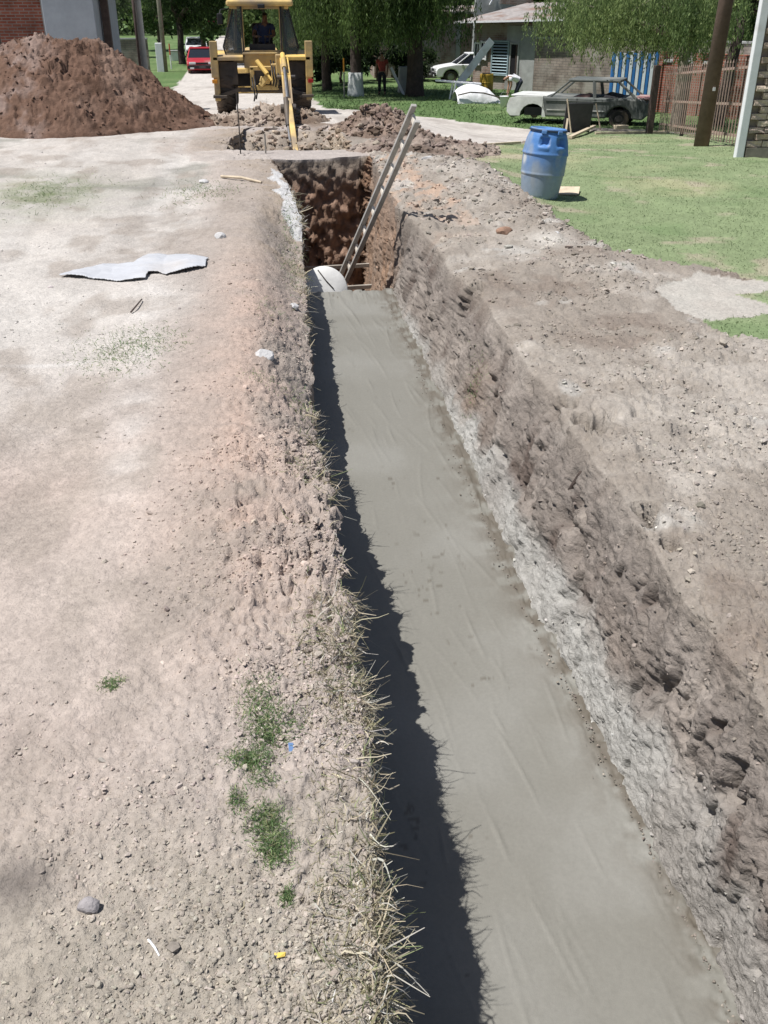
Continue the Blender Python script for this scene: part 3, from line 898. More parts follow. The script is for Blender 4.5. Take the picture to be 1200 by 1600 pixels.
# the lawn and the verge
lw = ((m_lawn & vis) * 1.0 / np.maximum(y, 6) ** 1.2) * (.5 + np.clip(fbm(x, y, 0 * x, 1.5, 3, 431), 0, 1))
n = 42000
P, Nn, cc_, _, _ = sample_grid(lw * (x < frR[:, None] * 1.0), n)
d_ = unit(np.stack([rng.normal(0, .55, n), rng.normal(0, .55, n), rng.uniform(.5, 1, n)], -1))
blades('lawn_grass', P, rng.uniform(.012, .030, n), rng.uniform(.004, .008, n), d_, jitter_col(cc_ * 1.1, n, .18), MGR, .3, 2, .3)
lw = ((m_verge & (x > 1) & (x < 22) & (y < 46)) * 1.0)
n = 16000
P, Nn, cc_, _, _ = sample_grid(lw, n)
d_ = unit(np.stack([rng.normal(0, .45, n), rng.normal(0, .45, n), rng.uniform(.5, 1, n)], -1))
blades('verge_grass', P, rng.uniform(.05, .15, n), rng.uniform(.015, .03, n), d_, jitter_col(cc_, n, .25), MGR, .3, 2, .3)

# ------------------------------------------------------------ heaps of dug earth
MEARTH = mat('dug_earth', (1, 1, 1), .95, .25, 9, .6, spec=.1, attr='albedo', bscale=40, bdist=.03)


def heap_mesh(name, xs, ys, hfun, cfun, amp, seed, label, cat='heap', clods=300, csize=(.03, .09), group=None):
    Xg, Yg = np.meshgrid(xs, ys)
    H_ = hfun(Xg, Yg)
    g_ = undulate(Xg, Yg)
    m_ = np.clip(H_ / .25, 0, 1)
    dz = amp * (.8 * fbm(Xg, Yg, 0 * Xg, 1.6, 4, seed) + .8 * (chunks(Xg, Yg + .3 * H_, 2.6, seed + 1) - .6) * smst(-.2, .3, fbm(Xg, Yg, 0 * Xg, .9, 2, seed + 6)) + .45 * (chunks(Xg, Yg, 6, seed + 2) - .5) + .3 * (chunks(Xg, Yg, 13, seed + 3) - .5))
    Z = g_ + H_ + dz * m_ - .06 * (1 - np.clip(H_ / .06, 0, 1))
    G = np.stack([Xg, Yg, Z], -1)
    ny, nx = Xg.shape; ii = np.arange(nx * ny).reshape(ny, nx)
    Q = np.stack([ii[:-1, :-1], ii[:-1, 1:], ii[1:, 1:], ii[1:, :-1]], -1)
    keep = (H_[:-1, :-1] > .0) | (H_[1:, 1:] > .0) | (H_[:-1, 1:] > 0) | (H_[1:, :-1] > 0)
    q = Q[keep]; used = np.unique(q); rm = np.zeros(nx * ny, int); rm[used] = np.arange(len(used))
    me = np_mesh(name, G.reshape(-1, 3)[used], rm[q], True)
    col = cfun(Xg, Yg, H_)
    setattr_col(me, col.reshape(-1, 3)[used])
    o = link(name, me, MEARTH); tag(o, label, cat, group)
    cand = np.argwhere(H_ > .02); k = cand[rng.integers(len(cand), size=clods)]
    P = G[k[:, 0], k[:, 1]]; c = col[k[:, 0], k[:, 1]]
    sz = csize[0] * .5 + (csize[1] - csize[0] * .5) * rng.random(clods) ** 3.2
    cr_ = crumbs('clods', P, np.tile([0, -.3, .8], (clods, 1)), jitter_col(c, clods, .2), sz, MCR, 0, .5)
    cr_.parent = o
    return o


hx = [(at(u, 190, 0)[0], h) for u, h in ((-170, 0), (-100, .55), (-40, .95), (0, 1.25), (30, 1.58), (65, 1.80), (95, 1.88), (150, 1.80), (172, 1.72), (195, 1.55), (230, 1.2), (270, .77), (310, .4), (350, 0))]
HX = [p[0] for p in hx]; HH = [p[1] * .9 for p in hx]


def h_mound(X_, Y_):
    h = np.interp(X_, HX, HH)
    w_ = fbm(X_, Y_, 0 * X_, .8, 3, 501)
    t = np.where(Y_ < 21.8, (21.8 - Y_) / (1.0 + .86 * h + .3 * w_), (Y_ - 21.8) / (.6 + 1.0 * h))
    t = np.clip(t, 0, 1)
    return h * np.clip(1.0 - .25 * t * t - .75 * t ** 1.15, 0, 1) * (t < 1)


def c_mound(X_, Y_, H_):
    a = fbm(X_, Y_, 0 * X_, 1.1, 4, 511); b = fbm(X_, Y_, H_, 5, 4, 512)
    c = np.zeros(X_.shape + (3,)) + C(.135, .083, .06)
    c = mixc(c, C(.18, .122, .094), smst(0, .5, a)); c = mixc(c, C(.095, .057, .04), smst(.1, .5, b))
    c = mixc(c, C(.24, .18, .155), smst(.1, .5, -a + .4 * b) * smst(-3.6, -4.8, X_))
    return c


heap_mesh('dirt_heap', np.linspace(-8.4, -.4, 330), np.linspace(18.4, 24.6, 230), h_mound, c_mound, .15, 520, 'big heap of reddish brown dug earth left of the yellow digger', clods=2200, csize=(.012, .05), group=None)


def blob_heap(name, cx, cy, rx, ry, h, cols, seed, label, clods, csize, amp=.16):
    def hf(X_, Y_):
        w_ = .35 * fbm(X_, Y_, 0 * X_, 1.5, 3, seed + 40)
        t = np.sqrt(((X_ - cx) / rx) ** 2 + ((Y_ - cy) / ry) ** 2) + w_
        return h * np.clip(1 - t, 0, 1) ** .8

    def cf(X_, Y_, H_):
        a = fbm(X_, Y_, 0 * X_, 2.5, 4, seed + 41)
        c = np.zeros(X_.shape + (3,)) + C(*cols[0]); c = mixc(c, C(*cols[1]), smst(-.1, .4, a)); return mixc(c, C(*cols[2]), smst(.1, .5, -a))
    return heap_mesh(name, np.linspace(cx - rx * 1.5, cx + rx * 1.5, 130), np.linspace(cy - ry * 1.5, cy + ry * 1.5, 90), hf, cf, amp, seed, label, clods=clods, csize=csize)


blob_heap('rubble_heap', .05, 22.0, 1.4, 1.1, .30, ((.24, .19, .15), (.31, .26, .215), (.14, .10, .075)), 560, 'low heap of pale broken rubble under the rear of the digger', 900, (.015, .09), .2)
blob_heap('spoil_heap', 2.35, 20.0, .85, 1.6, .38, ((.20, .15, .12), (.26, .21, .18), (.11, .08, .06)), 600, 'dark clumped spoil heap at the right rear wheel of the digger', 900, (.02, .10), .2)
blob_heap('spoil_heap', 2.75, 16.9, 1.3, 1.2, .30, ((.21, .165, .14), (.27, .225, .19), (.13, .10, .08)), 640, 'low brown spoil heap just behind the top of the ladder', 900, (.015, .08), .16)

# ------------------------------------------------------------ the digger
M_Y = mat('yellow_paint', (.68, .47, .14), .5, .18, 3, .1, spec=.4, dirt=(.33, .25, .16), dirt_amt=.5)
M_YD = mat('dusty_yellow_paint', (.60, .43, .17), .7, .2, 4, .1, dirt=(.28, .22, .15), dirt_amt=.55)
M_DK = mat('dark_grease_steel', (.045, .04, .038), .6, .3, 5, .15, spec=.4, dirt=(.12, .095, .07), dirt_amt=.5)
M_TYRE = mat('tyre_rubber', (.035, .033, .032), .85, .3, 5, .2, dirt=(.16, .12, .09), dirt_amt=.6)
M_STEEL = mat('worn_steel', (.35, .35, .35), .35, .2, 6, .1, metal=.8)
M_BLK = mat('black_plastic', (.02, .02, .022), .5, .2, 5, .05)
M_RED = mat('red_lens', (.35, .02, .02), .3, .1, 5, 0)
M_ORG = mat('orange_lens', (.6, .25, .03), .3, .1, 5, 0)
M_GL = glass_mat('tinted_glass', (.04, .05, .055), .55)
M_GLD = glass_mat('dark_car_glass', (.018, .022, .03), .88)

bh = empty('backhoe_loader', (0.06, 24.05, gz(.06, 24.05)), 0, 'old yellow backhoe loader with its arm reaching down into the trench', 'digger')
bh.scale = (1, 1, .885)


def wheel(parent, c, r, w_, name='wheel', lugs=0, axis='X', rimc=None):
    R = Matrix.Rotation(math.pi / 2, 4, 'Y') if axis == 'X' else Matrix.Rotation(math.pi / 2, 4, 'X')
    M4 = Matrix.Translation(c) @ R
    t = MB()
    t.lathe([(r * .55, -w_ * .42), (r * .8, -w_ * .5), (r * .95, -w_ * .46), (r, -w_ * .3), (r, w_ * .3), (r * .95, w_ * .46), (r * .8, w_ * .5), (r * .55, w_ * .42), (r * .55, -w_ * .42)], 28, M4, cap=False)
    for k in range(lugs):
        a = 2 * math.pi * k / lugs
        for s in (-1, 1):
            aa = a + (math.pi / lugs if s > 0 else 0)
            p1 = M4 @ Vector((math.cos(aa) * r * 1.0, math.sin(aa) * r * 1.0, 0)); p2 = M4 @ Vector((math.cos(aa + .16) * r * 1.0, math.sin(aa + .16) * r * 1.0, s * w_ * .45))
            t.beam(p1, p2, .05, .05, up=(M4.to_3x3() @ Vector((math.cos(aa), math.sin(aa), 0))))
    o = t.build(name, M_TYRE, parent, smooth=False)
    rm = MB().lathe([(.04, -w_ * .36), (r * .3, -w_ * .36), (r * .5, -w_ * .28), (r * .56, -w_ * .43), (r * .56, w_ * .43), (r * .5, w_ * .28), (r * .3, w_ * .36), (.04, w_ * .36)], 24, M4)
    rm.build('rim', rimc or M_YD, o)
    return o


for sx in (-1, 1):
    wheel(bh, Vector((sx * .9, .65, .74)), .74, .46, lugs=18)
    wheel(bh, Vector((sx * .8, 2.75, .48)), .48, .3)
b = MB(); b.box((0, 1.5, .85), (.5, 3.2, .45)); b.box((0, .6, .80), (1.4, .3, .3)); b.box((0, -.02, .60), (2.0, .16, .10)); b.build('chassis', M_DK, bh, bevel=.02)
b = MB(); b.box((0, 3.0, 1.15), (.85, 1.7, .65)); b.build('bonnet', M_Y, bh, bevel=.06)
for sx in (-1, 1):   # fenders over the rear wheels
    b = MB(); b.prism([(-.28, 1.40), (.36, 1.50), (1.0, 1.50), (1.3, 1.2), (1.27, 1.16), (.98, 1.44), (.36, 1.44), (-.28, 1.30)], sx * .42, sx * 1.12, Matrix(((0, 1, 0, 0), (1, 0, 0, 0), (0, 0, 1, 0), (0, 0, 0, 1))))
    b.build('fender', M_Y, bh, bevel=.02)
    b = MB(); b.box((sx * 1.08, -.18, 1.33), (.17, .2, .85)); b.box((sx * 1.06, -.18, .70), (.13, .16, .7)); b.build('stabiliser_leg', M_YD, bh, bevel=.015)
    b = MB(); b.box((sx * 1.0, -.2, .46), (.32, .3, .07)); b.beam((sx * .98, -.2, .48), (sx * .55, -.1, .62), .1); b.build('stabiliser_foot', M_DK, bh, bevel=.01)
    b = MB(); b.box((sx * 1.10, -.295, .82), (.12, .03, .09)); b.build('tail_light', M_RED if sx > 0 else M_ORG, bh, bevel=.01)
    b = MB(); b.box((sx * .78, -.05, 1.0), (.42, .06, .55)); b.build('mudguard_panel', M_DK, bh, bevel=.01)
# cab: posts, roof, panes
zt = 2.54
b = MB()
for sx, xb, xt in ((-1, -.40, -.40), (1, .47, .47)): b.beam((xb, -.06, 1.50), (xt, .02, zt), .06, .06)
for sx in (-1, 1): b.beam((sx * .82, .9, 1.45), (sx * .66, .85, zt), .06, .06); b.beam((sx * .62, 1.75, 1.45), (sx * .55, 1.6, zt), .06, .06); b.beam((sx * .64, .0, zt - .03), (sx * .66, 1.6, zt - .03), .05)
b.beam((-.62, .0, 1.50), (.66, .0, 1.50), .06, .07); b.beam((-.62, .02, zt - .03), (.66, .02, zt - .03), .06, .07)
b.build('cab_frame', M_YD, bh, bevel=.01)
b = MB(); b.box((.02, .85, zt + .07), (1.5, 1.95, .14)); b.build('cab_roof', M_YD, bh, bevel=.05, seg=3)
b = MB(); b.box((.05, -.17, zt + .0), (.16, .1, .1)); b.build('work_lamp', M_BLK, bh, bevel=.02)
b = MB(); b.box((.03, -.03, 1.30), (.88, .10, .36)); b.box((.03, -.09, 1.46), (.92, .05, .05)); b.build('rear_panel', M_YD, bh, bevel=.015)
for sx in (-1, 1):   # flared rear side windows of dark plastic sheet
    e = .04
    P = [Vector((sx * .44 + .035, -.05, 2.55)), Vector((sx * .60 + .035, .02, 2.55)), Vector((sx * .86, -.02, 1.62)), Vector((sx * .80, -.06, 1.40)), Vector((sx * .66, -.09, 1.30)), Vector((sx * .55 + .02, -.09, 1.34)), Vector((sx * .44 + .035, -.08, 1.38))]
    b = MB(); b.add([p for p in P] + [p + Vector((0, .03, 0)) for p in P], [tuple(range(7)), tuple(range(13, 6, -1))] + [(i, 7 + i, 7 + (i + 1) % 7, (i + 1) % 7) for i in range(7)])
    w_ = b.build('rear_side_window', M_GL, bh)
    f = MB()
    for i in range(7): f.tube([P[i] + Vector((0, -.01, 0)), P[(i + 1) % 7] + Vector((0, -.01, 0))], .016, 6)
    f.build('window_trim', M_BLK, w_)
    b = MB(); Q = [Vector((sx * .66, .1, 2.55)), Vector((sx * .62, 1.55, 2.55)), Vector((sx * .64, 1.7, 1.55)), Vector((sx * .84, .1, 1.55))]
    b.add(Q + [q + Vector((sx * .012, 0, 0)) for q in Q], [(0, 1, 2, 3), (7, 6, 5, 4), (0, 4, 5, 1), (1, 5, 6, 2), (2, 6, 7, 3), (3, 7, 4, 0)]); b.build('side_window', M_GL, bh)
b = MB(); b.box((-.90, .3, 2.25), (.13, .05, .26)); mo = b.build('mirror', M_BLK, bh, bevel=.02); MB().tube([(-.66, .5, 2.5), (-.88, .4, 2.46), (-.9, .33, 2.38)], .012, 6).build('mirror_arm', M_BLK, mo)
b = MB(); b.box((.05, 1.05, 1.5), (.5, .45, .12)); b.box((.05, 1.28, 1.85), (.48, .12, .6)); b.build('seat', M_BLK, bh, bevel=.04)
b = MB(); b.box((.03, .35, 1.55), (.6, .22, .24))
for lx in (-.16, -.06, .1, .2): b.tube([(lx, .33, 1.65), (lx + .01, .30, 1.83)], .012, 6); b.lathe([(.0, -.025), (.024, -.02), (.03, 0), (.024, .02), (0, .025)], 8, Matrix.Translation((lx + .01, .30, 1.85)), cap=False)
b.build('control_console', M_DK, bh, bevel=.01)
# swing post, boom, dipper, rams
b = MB(); b.box((.02, -.18, 1.12), (.62, .10, .10)); b.box((.02, -.18, .66), (.62, .10, .12)); b.box((-.24, -.18, .9), (.10, .1, .5)); b.box((.28, -.22, .92), (.16, .22, .62)); b.box((.42, -.36, 1.2), (.22, .25, .5)); b.beam((-.05, -.2, .7), (.12, -.28, .95), .12, .12); b.box((.05, -.22, .84), (.24, .12, .14), rot=(0, .3, 0)); b.build('swing_post', M_YD, bh, bevel=.02)
b = MB()
for dx in (-.08, .08): b.beam((.50 + dx, -.42, 1.30), (.50 + dx, -1.7, 1.0), .035, .18, w2=.035, h2=.16); b.beam((.50 + dx, -1.7, 1.0), (.50 + dx, -2.85, .36), .035, .16, w2=.035, h2=.12)
b.beam((.50, -.42, 1.36), (.50, -1.7, 1.06), .12, .03); b.beam((.50, -1.72, 1.05), (.49, -2.7, .48), .12, .03)
b.build('boom', M_Y, bh, bevel=.01)
b = MB(); b.lathe([(.10, -.16), (.10, .16)], 16, Matrix.Translation((.49, -2.85, .40)) @ Matrix.Rotation(math.pi / 2, 4, 'Y')); b.build('pivot_pin', M_DK, bh, bevel=.005); b = MB(); b.lathe([(.05, -.2), (.05, .2)], 12, Matrix.Translation((.50, -1.7, 1.0)) @ Matrix.Rotation(math.pi / 2, 4, 'Y')); b.build('pivot_pin', M_DK, bh, bevel=.005)
b = MB(); b.beam((.50, -2.72, .55), (.56, -4.55, -.42), (.12), .17, w2=.10, h2=.13); b.build('dipper_arm', M_YD, bh, bevel=.015)
b = MB(); b.tube([(.47, -.5, 1.46), (.47, -1.65, 1.2)], .055, 10); rr = b.build('boom_ram', M_Y, bh, smooth=False); MB().tube([(.47, -1.65, 1.2), (.48, -2.65, .62)], .03, 8).build('ram_rod', M_STEEL, rr)
b = MB(); b.tube([(.44, -2.85, .62), (.45, -3.6, .10)], .05, 10); rr = b.build('bucket_ram', M_DK, bh); MB().tube([(.45, -3.6, .10), (.47, -4.45, -.36)], .028, 8).build('ram_rod', M_STEEL, rr)
b = MB(); b.tube([(-.12, -.26, 1.30), (.1, -.42, 1.0)], .055, 10); b.tube([(.1, -.42, 1.0), (.2, -.5, .85)], .03, 8); b.build('swing_ram', M_Y, bh)
b = MB(); b.prism([(-4.3, -.30), (-4.75, -.38), (-4.9, -.75), (-4.75, -1.0), (-4.35, -1.05), (-4.42, -.95), (-4.7, -.9), (-4.8, -.72), (-4.7, -.48)], .3, .85, Matrix(((0, 1, 0, 0), (1, 0, 0, 0), (0, 0, 1, 0), (0, 0, 0, 1))))
for k in range(5): b.box((.35 + k * .11, -4.28, -1.04), (.05, .16, .04))
b.build('bucket', M_DK, bh, bevel=.01)
for k, (x0, z0) in enumerate(((.2, 1.3), (.26, 1.28), (.33, 1.25), (-.2, 1.0), (-.25, .95))):
    MB().tube([(x0, -.15, z0), (x0 + .02, -.5, z0 - .25), (x0 + .05, -.55, z0 - .45), (x0 + .02, -.3, z0 - .6)], .018, 6).build('hydraulic_hose', M_BLK, bh, smooth=True)
b = MB(); b.box((0, 4.1, .55), (2.2, .6, .7), taper=(1, .6)); b.beam((-.7, 2.2, 1.1), (-.7, 3.9, .7), .12, .18); b.beam((.7, 2.2, 1.1), (.7, 3.9, .7), .12, .18); b.build('front_loader', M_YD, bh, bevel=.03)

# ------------------------------------------------------------ people
M_SKIN = mat('skin', (.30, .17, .11), .55, .1, 14, .05, spec=.35)
M_SKIN2 = mat('tanned_skin', (.22, .12, .075), .55, .1, 14, .05, spec=.35)
M_HAIR = mat('dark_hair', (.02, .015, .012), .7, .3, 60, .3)


def skin_mesh(name, V, E, Rd, m, parent, root=0, sub=1):
    bm = bmesh.new(); ly = bm.verts.layers.skin.verify(); vs = [bm.verts.new(p) for p in V]
    for a, b_ in E: bm.edges.new((vs[a], vs[b_]))
    for v_, r in zip(vs, Rd): v_[ly].radius = (r if isinstance(r, tuple) else (r, r)); v_[ly].use_root = False
    vs[root][ly].use_root = True
    me = bpy.data.meshes.new(name); bm.to_mesh(me); bm.free()
    o = link(name, me, None, parent)
    md = o.modifiers.new('skin', 'SKIN'); md.use_smooth_shade = True
    s_ = o.modifiers.new('sub', 'SUBSURF'); s_.levels = sub; s_.render_levels = sub
    dg = bpy.context.evaluated_depsgraph_get(); dg.update()
    me2 = bpy.data.meshes.new_from_object(o.evaluated_get(dg)); o.modifiers.clear(); o.data = me2; me2.name = name
    me2.materials.clear(); me2.materials.append(m)
    me2.polygons.foreach_set('use_smooth', [True] * len(me2.polygons)); me2.update()
    return o


def person(loc, rz, J, skin, shirt, trouser, shoe, label, sleeve=.55, hair=True):
    """J: joint name -> local position; one continuous body, clothes and hair over it"""
    root = empty('person', loc, rz, label, 'person'); root.scale = (.93, .93, .9)
    J = {k: Vector(v) for k, v in J.items()}
    V = []; E = []; Rd = []; ix = {}

    def add(k, p, r, par=None):
        ix[k] = len(V); V.append(p); Rd.append(r)
        if par is not None: E.append((ix[par], ix[k]))
    add('pelvis', J['pelvis'], (.15, .11)); add('spine', (J['pelvis'] + J['chest']) / 2, (.135, .10), 'pelvis'); add('chest', J['chest'], (.165, .115), 'spine'); add('neck', J['neck'], .058, 'chest')
    up = (J['head'] - J['neck']).normalized(); fw = J['face'].normalized()
    add('head', J['head'] - up * .03, (.078, .085), 'neck'); add('crown', J['head'] + up * .075, (.070, .078), 'head'); add('nose', J['head'] + fw * .108 - up * .02, .014, 'head'); add('chin', J['head'] + fw * .055 - up * .09, .03, 'head')
    for s in 'LR':
        sg = 1 if s == 'R' else -1
        add('sh' + s, J['sh' + s], .062, 'chest'); add('el' + s, J['el' + s], .043, 'sh' + s); add('wr' + s, J['wr' + s], .028, 'el' + s)
        d_ = (J['wr' + s] - J['el' + s]).normalized(); sd = d_.cross(fw if abs(d_.dot(fw)) < .8 else up).normalized()
        pal = J['wr' + s] + d_ * .07; add('pa' + s, pal, (.035, .018), 'wr' + s)
        for k, ln in enumerate((.065, .078, .072, .055)):
            p1 = pal + sd * (.027 - .018 * k) + d_ * .03; add(f'f{k}{s}', p1, .009, 'pa' + s); add(f'g{k}{s}', p1 + d_ * ln * .9 + fw * .02, .0075, f'f{k}{s}')
        p1 = J['wr' + s] + d_ * .03 + sd * .045; add('t' + s, p1, .010, 'wr' + s); add('u' + s, p1 + d_ * .05 + sd * .012, .008, 't' + s)
        add('hi' + s, J['hi' + s], .095, 'pelvis'); add('kn' + s, J['kn' + s], .060, 'hi' + s); add('an' + s, J['an' + s], .040, 'kn' + s); add('to' + s, J['to' + s], (.042, .03), 'an' + s)
    skin_mesh('body', V, E, Rd, skin, root)
    mx = lambda a, b_, t: J[a].lerp(J[b_], t)
    # shirt
    V = [J['pelvis'].lerp(J['chest'], .02), (J['pelvis'] + J['chest']) / 2, J['chest'], J['chest'].lerp(J['neck'], .55)]; E = [(0, 1), (1, 2), (2, 3)]; Rd = [(.175, .135), (.165, .125), (.19, .14), (.09, .08)]
    for s in 'LR':
        k = len(V); V += [J['sh' + s], mx('sh' + s, 'el' + s, sleeve)]; Rd += [.082, .068]; E += [(2, k), (k, k + 1)]
    skin_mesh('shirt', V, E, Rd, shirt, root, root=1)
    V = [J['pelvis'] * 1.0, J['pelvis'].lerp(J['chest'], .18)]; E = [(0, 1)]; Rd = [(.172, .13), (.168, .128)]
    for s in 'LR':
        k = len(V); V += [J['hi' + s], J['kn' + s], mx('kn' + s, 'an' + s, .92)]; Rd += [.112, .078, .062]; E += [(0, k), (k, k + 1), (k + 1, k + 2)]
    skin_mesh('trousers', V, E, Rd, trouser, root)
    for s in 'LR':
        V = [J['an' + s] - Vector((0, 0, .03)), J['an' + s].lerp(J['to' + s], .6), J['to' + s]]; skin_mesh('shoe', V, [(0, 1), (1, 2)], [.052, (.052, .04), (.046, .034)], shoe, root)
    if hair:
        V = [J['head'] + up * .045 - fw * .03, J['head'] + up * .10 - fw * .01]; skin_mesh('hair', V, [(0, 1)], [(.088, .092), (.07, .075)], M_HAIR, root)
    return root


def standing(dx=0, arm=.25):
    J = dict(pelvis=(0, 0, .95), chest=(0, -.02, 1.33), neck=(0, -.01, 1.49), head=(0, .01, 1.62), face=(0, 1, 0))
    for s, g in (('L', -1), ('R', 1)):
        J.update({'sh' + s: (g * .19, -.02, 1.41), 'el' + s: (g * .25, -.02, 1.13), 'wr' + s: (g * .24, .10, .90), 'hi' + s: (g * .09, 0, .90), 'kn' + s: (g * .11, .02, .50), 'an' + s: (g * .12, -.02, .08), 'to' + s: (g * .14, .14, .035)})
    return J


M_SH_W = mat('white_cotton', (.72, .72, .74), .85, .08, 8, .3, bscale=30)
M_JEAN = mat('dark_denim', (.035, .04, .055), .9, .2, 30, .3)
M_SH_R = mat('red_cotton', (.26, .05, .04), .85, .15, 8, .3)
M_TRO = mat('dark_trousers', (.03, .03, .035), .9, .2, 20, .2)
M_SH_B = mat('blue_overall', (.05, .07, .15), .9, .2, 20, .2)
M_SHOE = mat('dark_leather', (.02, .017, .015), .6, .2, 20, .1)
p = spot(803, 166)
J = dict(pelvis=(.18, 0, .93), chest=(-.17, 0, 1.11), neck=(-.33, 0, 1.07), head=(-.43, 0, .98), face=(-.35, 0, -.94))
for s, g in (('L', -1), ('R', 1)):
    J.update({'sh' + s: (-.24, g * .18, 1.07), 'el' + s: (-.20, g * .21, .78), 'wr' + s: (-.26, g * .13, .55), 'hi' + s: (.18, g * .09, .90), 'kn' + s: (.05 + .05 * g, g * .12, .50), 'an' + s: (.12 + .10 * g, g * .13, .08), 'to' + s: (-.05 + .1 * g, g * .14, .035)})
person(p, 0, J, M_SKIN, M_SH_W, M_JEAN, M_SHOE, 'man bending over in a white t-shirt and dark jeans beside the wrecked car')
p = spot(597, 148)
person(p, math.radians(165), standing(), M_SKIN2, M_SH_R, M_TRO, M_SHOE, 'person standing in a red shirt and dark trousers in the willow shade')
J = dict(pelvis=(0, 0, 0.10), chest=(.03, -.02, .48), neck=(.04, -.04, .63), head=(.05, -.07, .76), face=(0, -1, -.15))
for s, g in (('L', -1), ('R', 1)):
    J.update({'sh' + s: (g * .19 + .03, -.02, .55), 'el' + s: (g * .27, -.2, .33), 'wr' + s: (g * .15, -.42, .32), 'hi' + s: (g * .09, 0, .08), 'kn' + s: (g * .14, -.42, .12), 'an' + s: (g * .15, -.5, -.30), 'to' + s: (g * .16, -.64, -.34)})
person((.14, 25.1, gz(.06, 24.05) + 1.34), 0, J, M_SKIN2, M_SH_B, M_TRO, M_SHOE, 'operator in dark blue clothes seated in the cab of the digger')

# ------------------------------------------------------------ cars
M_CGLASS = M_GLD
M_CHROME = mat('chrome_trim', (.5, .5, .5), .25, .1, 8, 0, metal=.9)
M_LENS = mat('headlight_lens', (.65, .67, .68), .15, .1, 20, .2, spec=.6)
M_PLATE = mat('plate_metal', (.08, .08, .08), .5, .2, 10, 0)


def arc(cx, r, n=8): return [(cx - r * math.cos(math.pi * k / n), .30 + r * math.sin(math.pi * k / n)) for k in range(n + 1)]


def car(name, loc, rz, paint, label, L=4.1, W=1.64, H=1.40, belt=.88, hood=.80, cab=(-1.55, -1.15, .35, .95), glass=True, wheels=True, cabpaint=None, group=None, fenderpaint=None, cat='car', simple=False):
    """local +x is the front; cab = rear base, rear top, front top, front base of the passenger cell"""
    r = empty(name, loc, rz, label, cat, group); r.scale = (1, 1, .9)
    wx = (-L * .31, L * .31); R = .30; hl = L / 2
    bottom = [(-hl + .04, .42), (-hl + .1, .28)] + arc(wx[0], .37) + arc(wx[1], .37) + [(hl - .1, .24), (hl, .40)]
    topc = [(hl - .02, .60), (hl - .10, hood - .06), (hl - .35, hood), (cab[3] + .05, belt), (cab[0] - .02, belt), (-hl + .12, belt - .03), (-hl + .02, belt - .12)]
    o = MB().prism(bottom + topc, -W / 2, W / 2)
    body = o.build('body', paint, r, bevel=.055, seg=3)
    # passenger cell: pillars, roof, panes
    wb, wt = W / 2 - .05, W / 2 - .20
    zb, zt = belt - .03, H - .06
    cp = cabpaint or paint
    def pt(t, s, low): return Vector((t, s * (wb if low else wt), zb if low else zt))
    mid_b = (cab[0] + cab[3]) * .5 - .05; mid_t = (cab[1] + cab[2]) * .5
    for s in (-1, 1):
        for q0, q1, w0, h0 in ((cab[0], cab[1], .10, .06), (cab[3], cab[2], .06, .05), (mid_b, mid_t, .09, .05)):
            MB().beam(pt(q0, s, 1), pt(q1, s, 0), w0, h0).build('window_pillar', cp, r, bevel=.01)
    rf = MB(); rf.box(((cab[1] + cab[2]) / 2, 0, H - .045), (cab[2] - cab[1] + .12, wt * 2 + .06, .09)); rf.build('roof', cp, r, bevel=.04, seg=3)
    if glass:
        def pane(nm, P):
            P = [Vector(q) for q in P]; c = sum(P, Vector()) / 4; n = (P[1] - P[0]).cross(P[3] - P[0]).normalized() * .006
            MB().add([q + n for q in P] + [q - n for q in P], [(0, 1, 2, 3), (7, 6, 5, 4), (0, 4, 5, 1), (1, 5, 6, 2), (2, 6, 7, 3), (3, 7, 4, 0)]).build(nm, M_CGLASS, r)
        pane('windscreen', [pt(cab[3], -1, 1), pt(cab[3], 1, 1), pt(cab[2], 1, 0), pt(cab[2], -1, 0)])
        pane('rear_window', [pt(cab[0], -1, 1), pt(cab[0], 1, 1), pt(cab[1], 1, 0), pt(cab[1], -1, 0)])
        for s in (-1, 1):
            pane('side_window', [pt(cab[0] + .1, s, 1), pt(mid_b, s, 1), pt(mid_t, s, 0), pt(cab[1] + .05, s, 0)])
            pane('side_window', [pt(mid_b, s, 1), pt(cab[3] - .05, s, 1), pt(cab[2] - .02, s, 0), pt(mid_t, s, 0)])
    fl = MB().box((-.1, 0, .45), (L * .8, W - .14, .25)); fl.build('underbody', M_BLK, r)
    if wheels:
        for a in wx:
            for s in (-1, 1): wheel(r, Vector((a, s * (W / 2 - .12), R)), R, .19, axis='Y', rimc=M_STEEL)
    if not simple:
        for s in (-1, 1):
            MB().box((hl - .03, s * (W / 2 - .30), .63), (.08, .36, .13)).build('headlight', M_LENS, r, bevel=.02)
            MB().box((-hl + .03, s * (W / 2 - .26), .70), (.05, .3, .12)).build('tail_light', M_RED, r, bevel=.01)
            MB().box((cab[3] - .25, s * (W / 2 + .08), belt + .06), (.1, .16, .11)).build('wing_mirror', M_BLK, r, bevel=.02)
            MB().box((-.35, s * (W / 2 + .008), belt - .13), (.14, .02, .03)).build('door_handle', M_BLK, r)
        MB().box((hl, 0, .42), (.12, W - .04, .18)).build('front_bumper', M_BLK, r, bevel=.03)
        MB().box((-hl, 0, .45), (.12, W - .04, .16)).build('rear_bumper', M_BLK, r, bevel=.03)
        MB().box((hl - .02, 0, .62), (.05, W - 1.0, .10)).build('grille', M_BLK, r, bevel=.01)
        MB().box((hl + .07, 0, .42), (.015, .36, .11)).build('number_plate', M_PLATE, r)
        for s in (-1, 1): MB().box((hl + .055, s * .55, .36), (.03, .22, .09)).build('fog_light', M_LENS, r, bevel=.01)
    return r


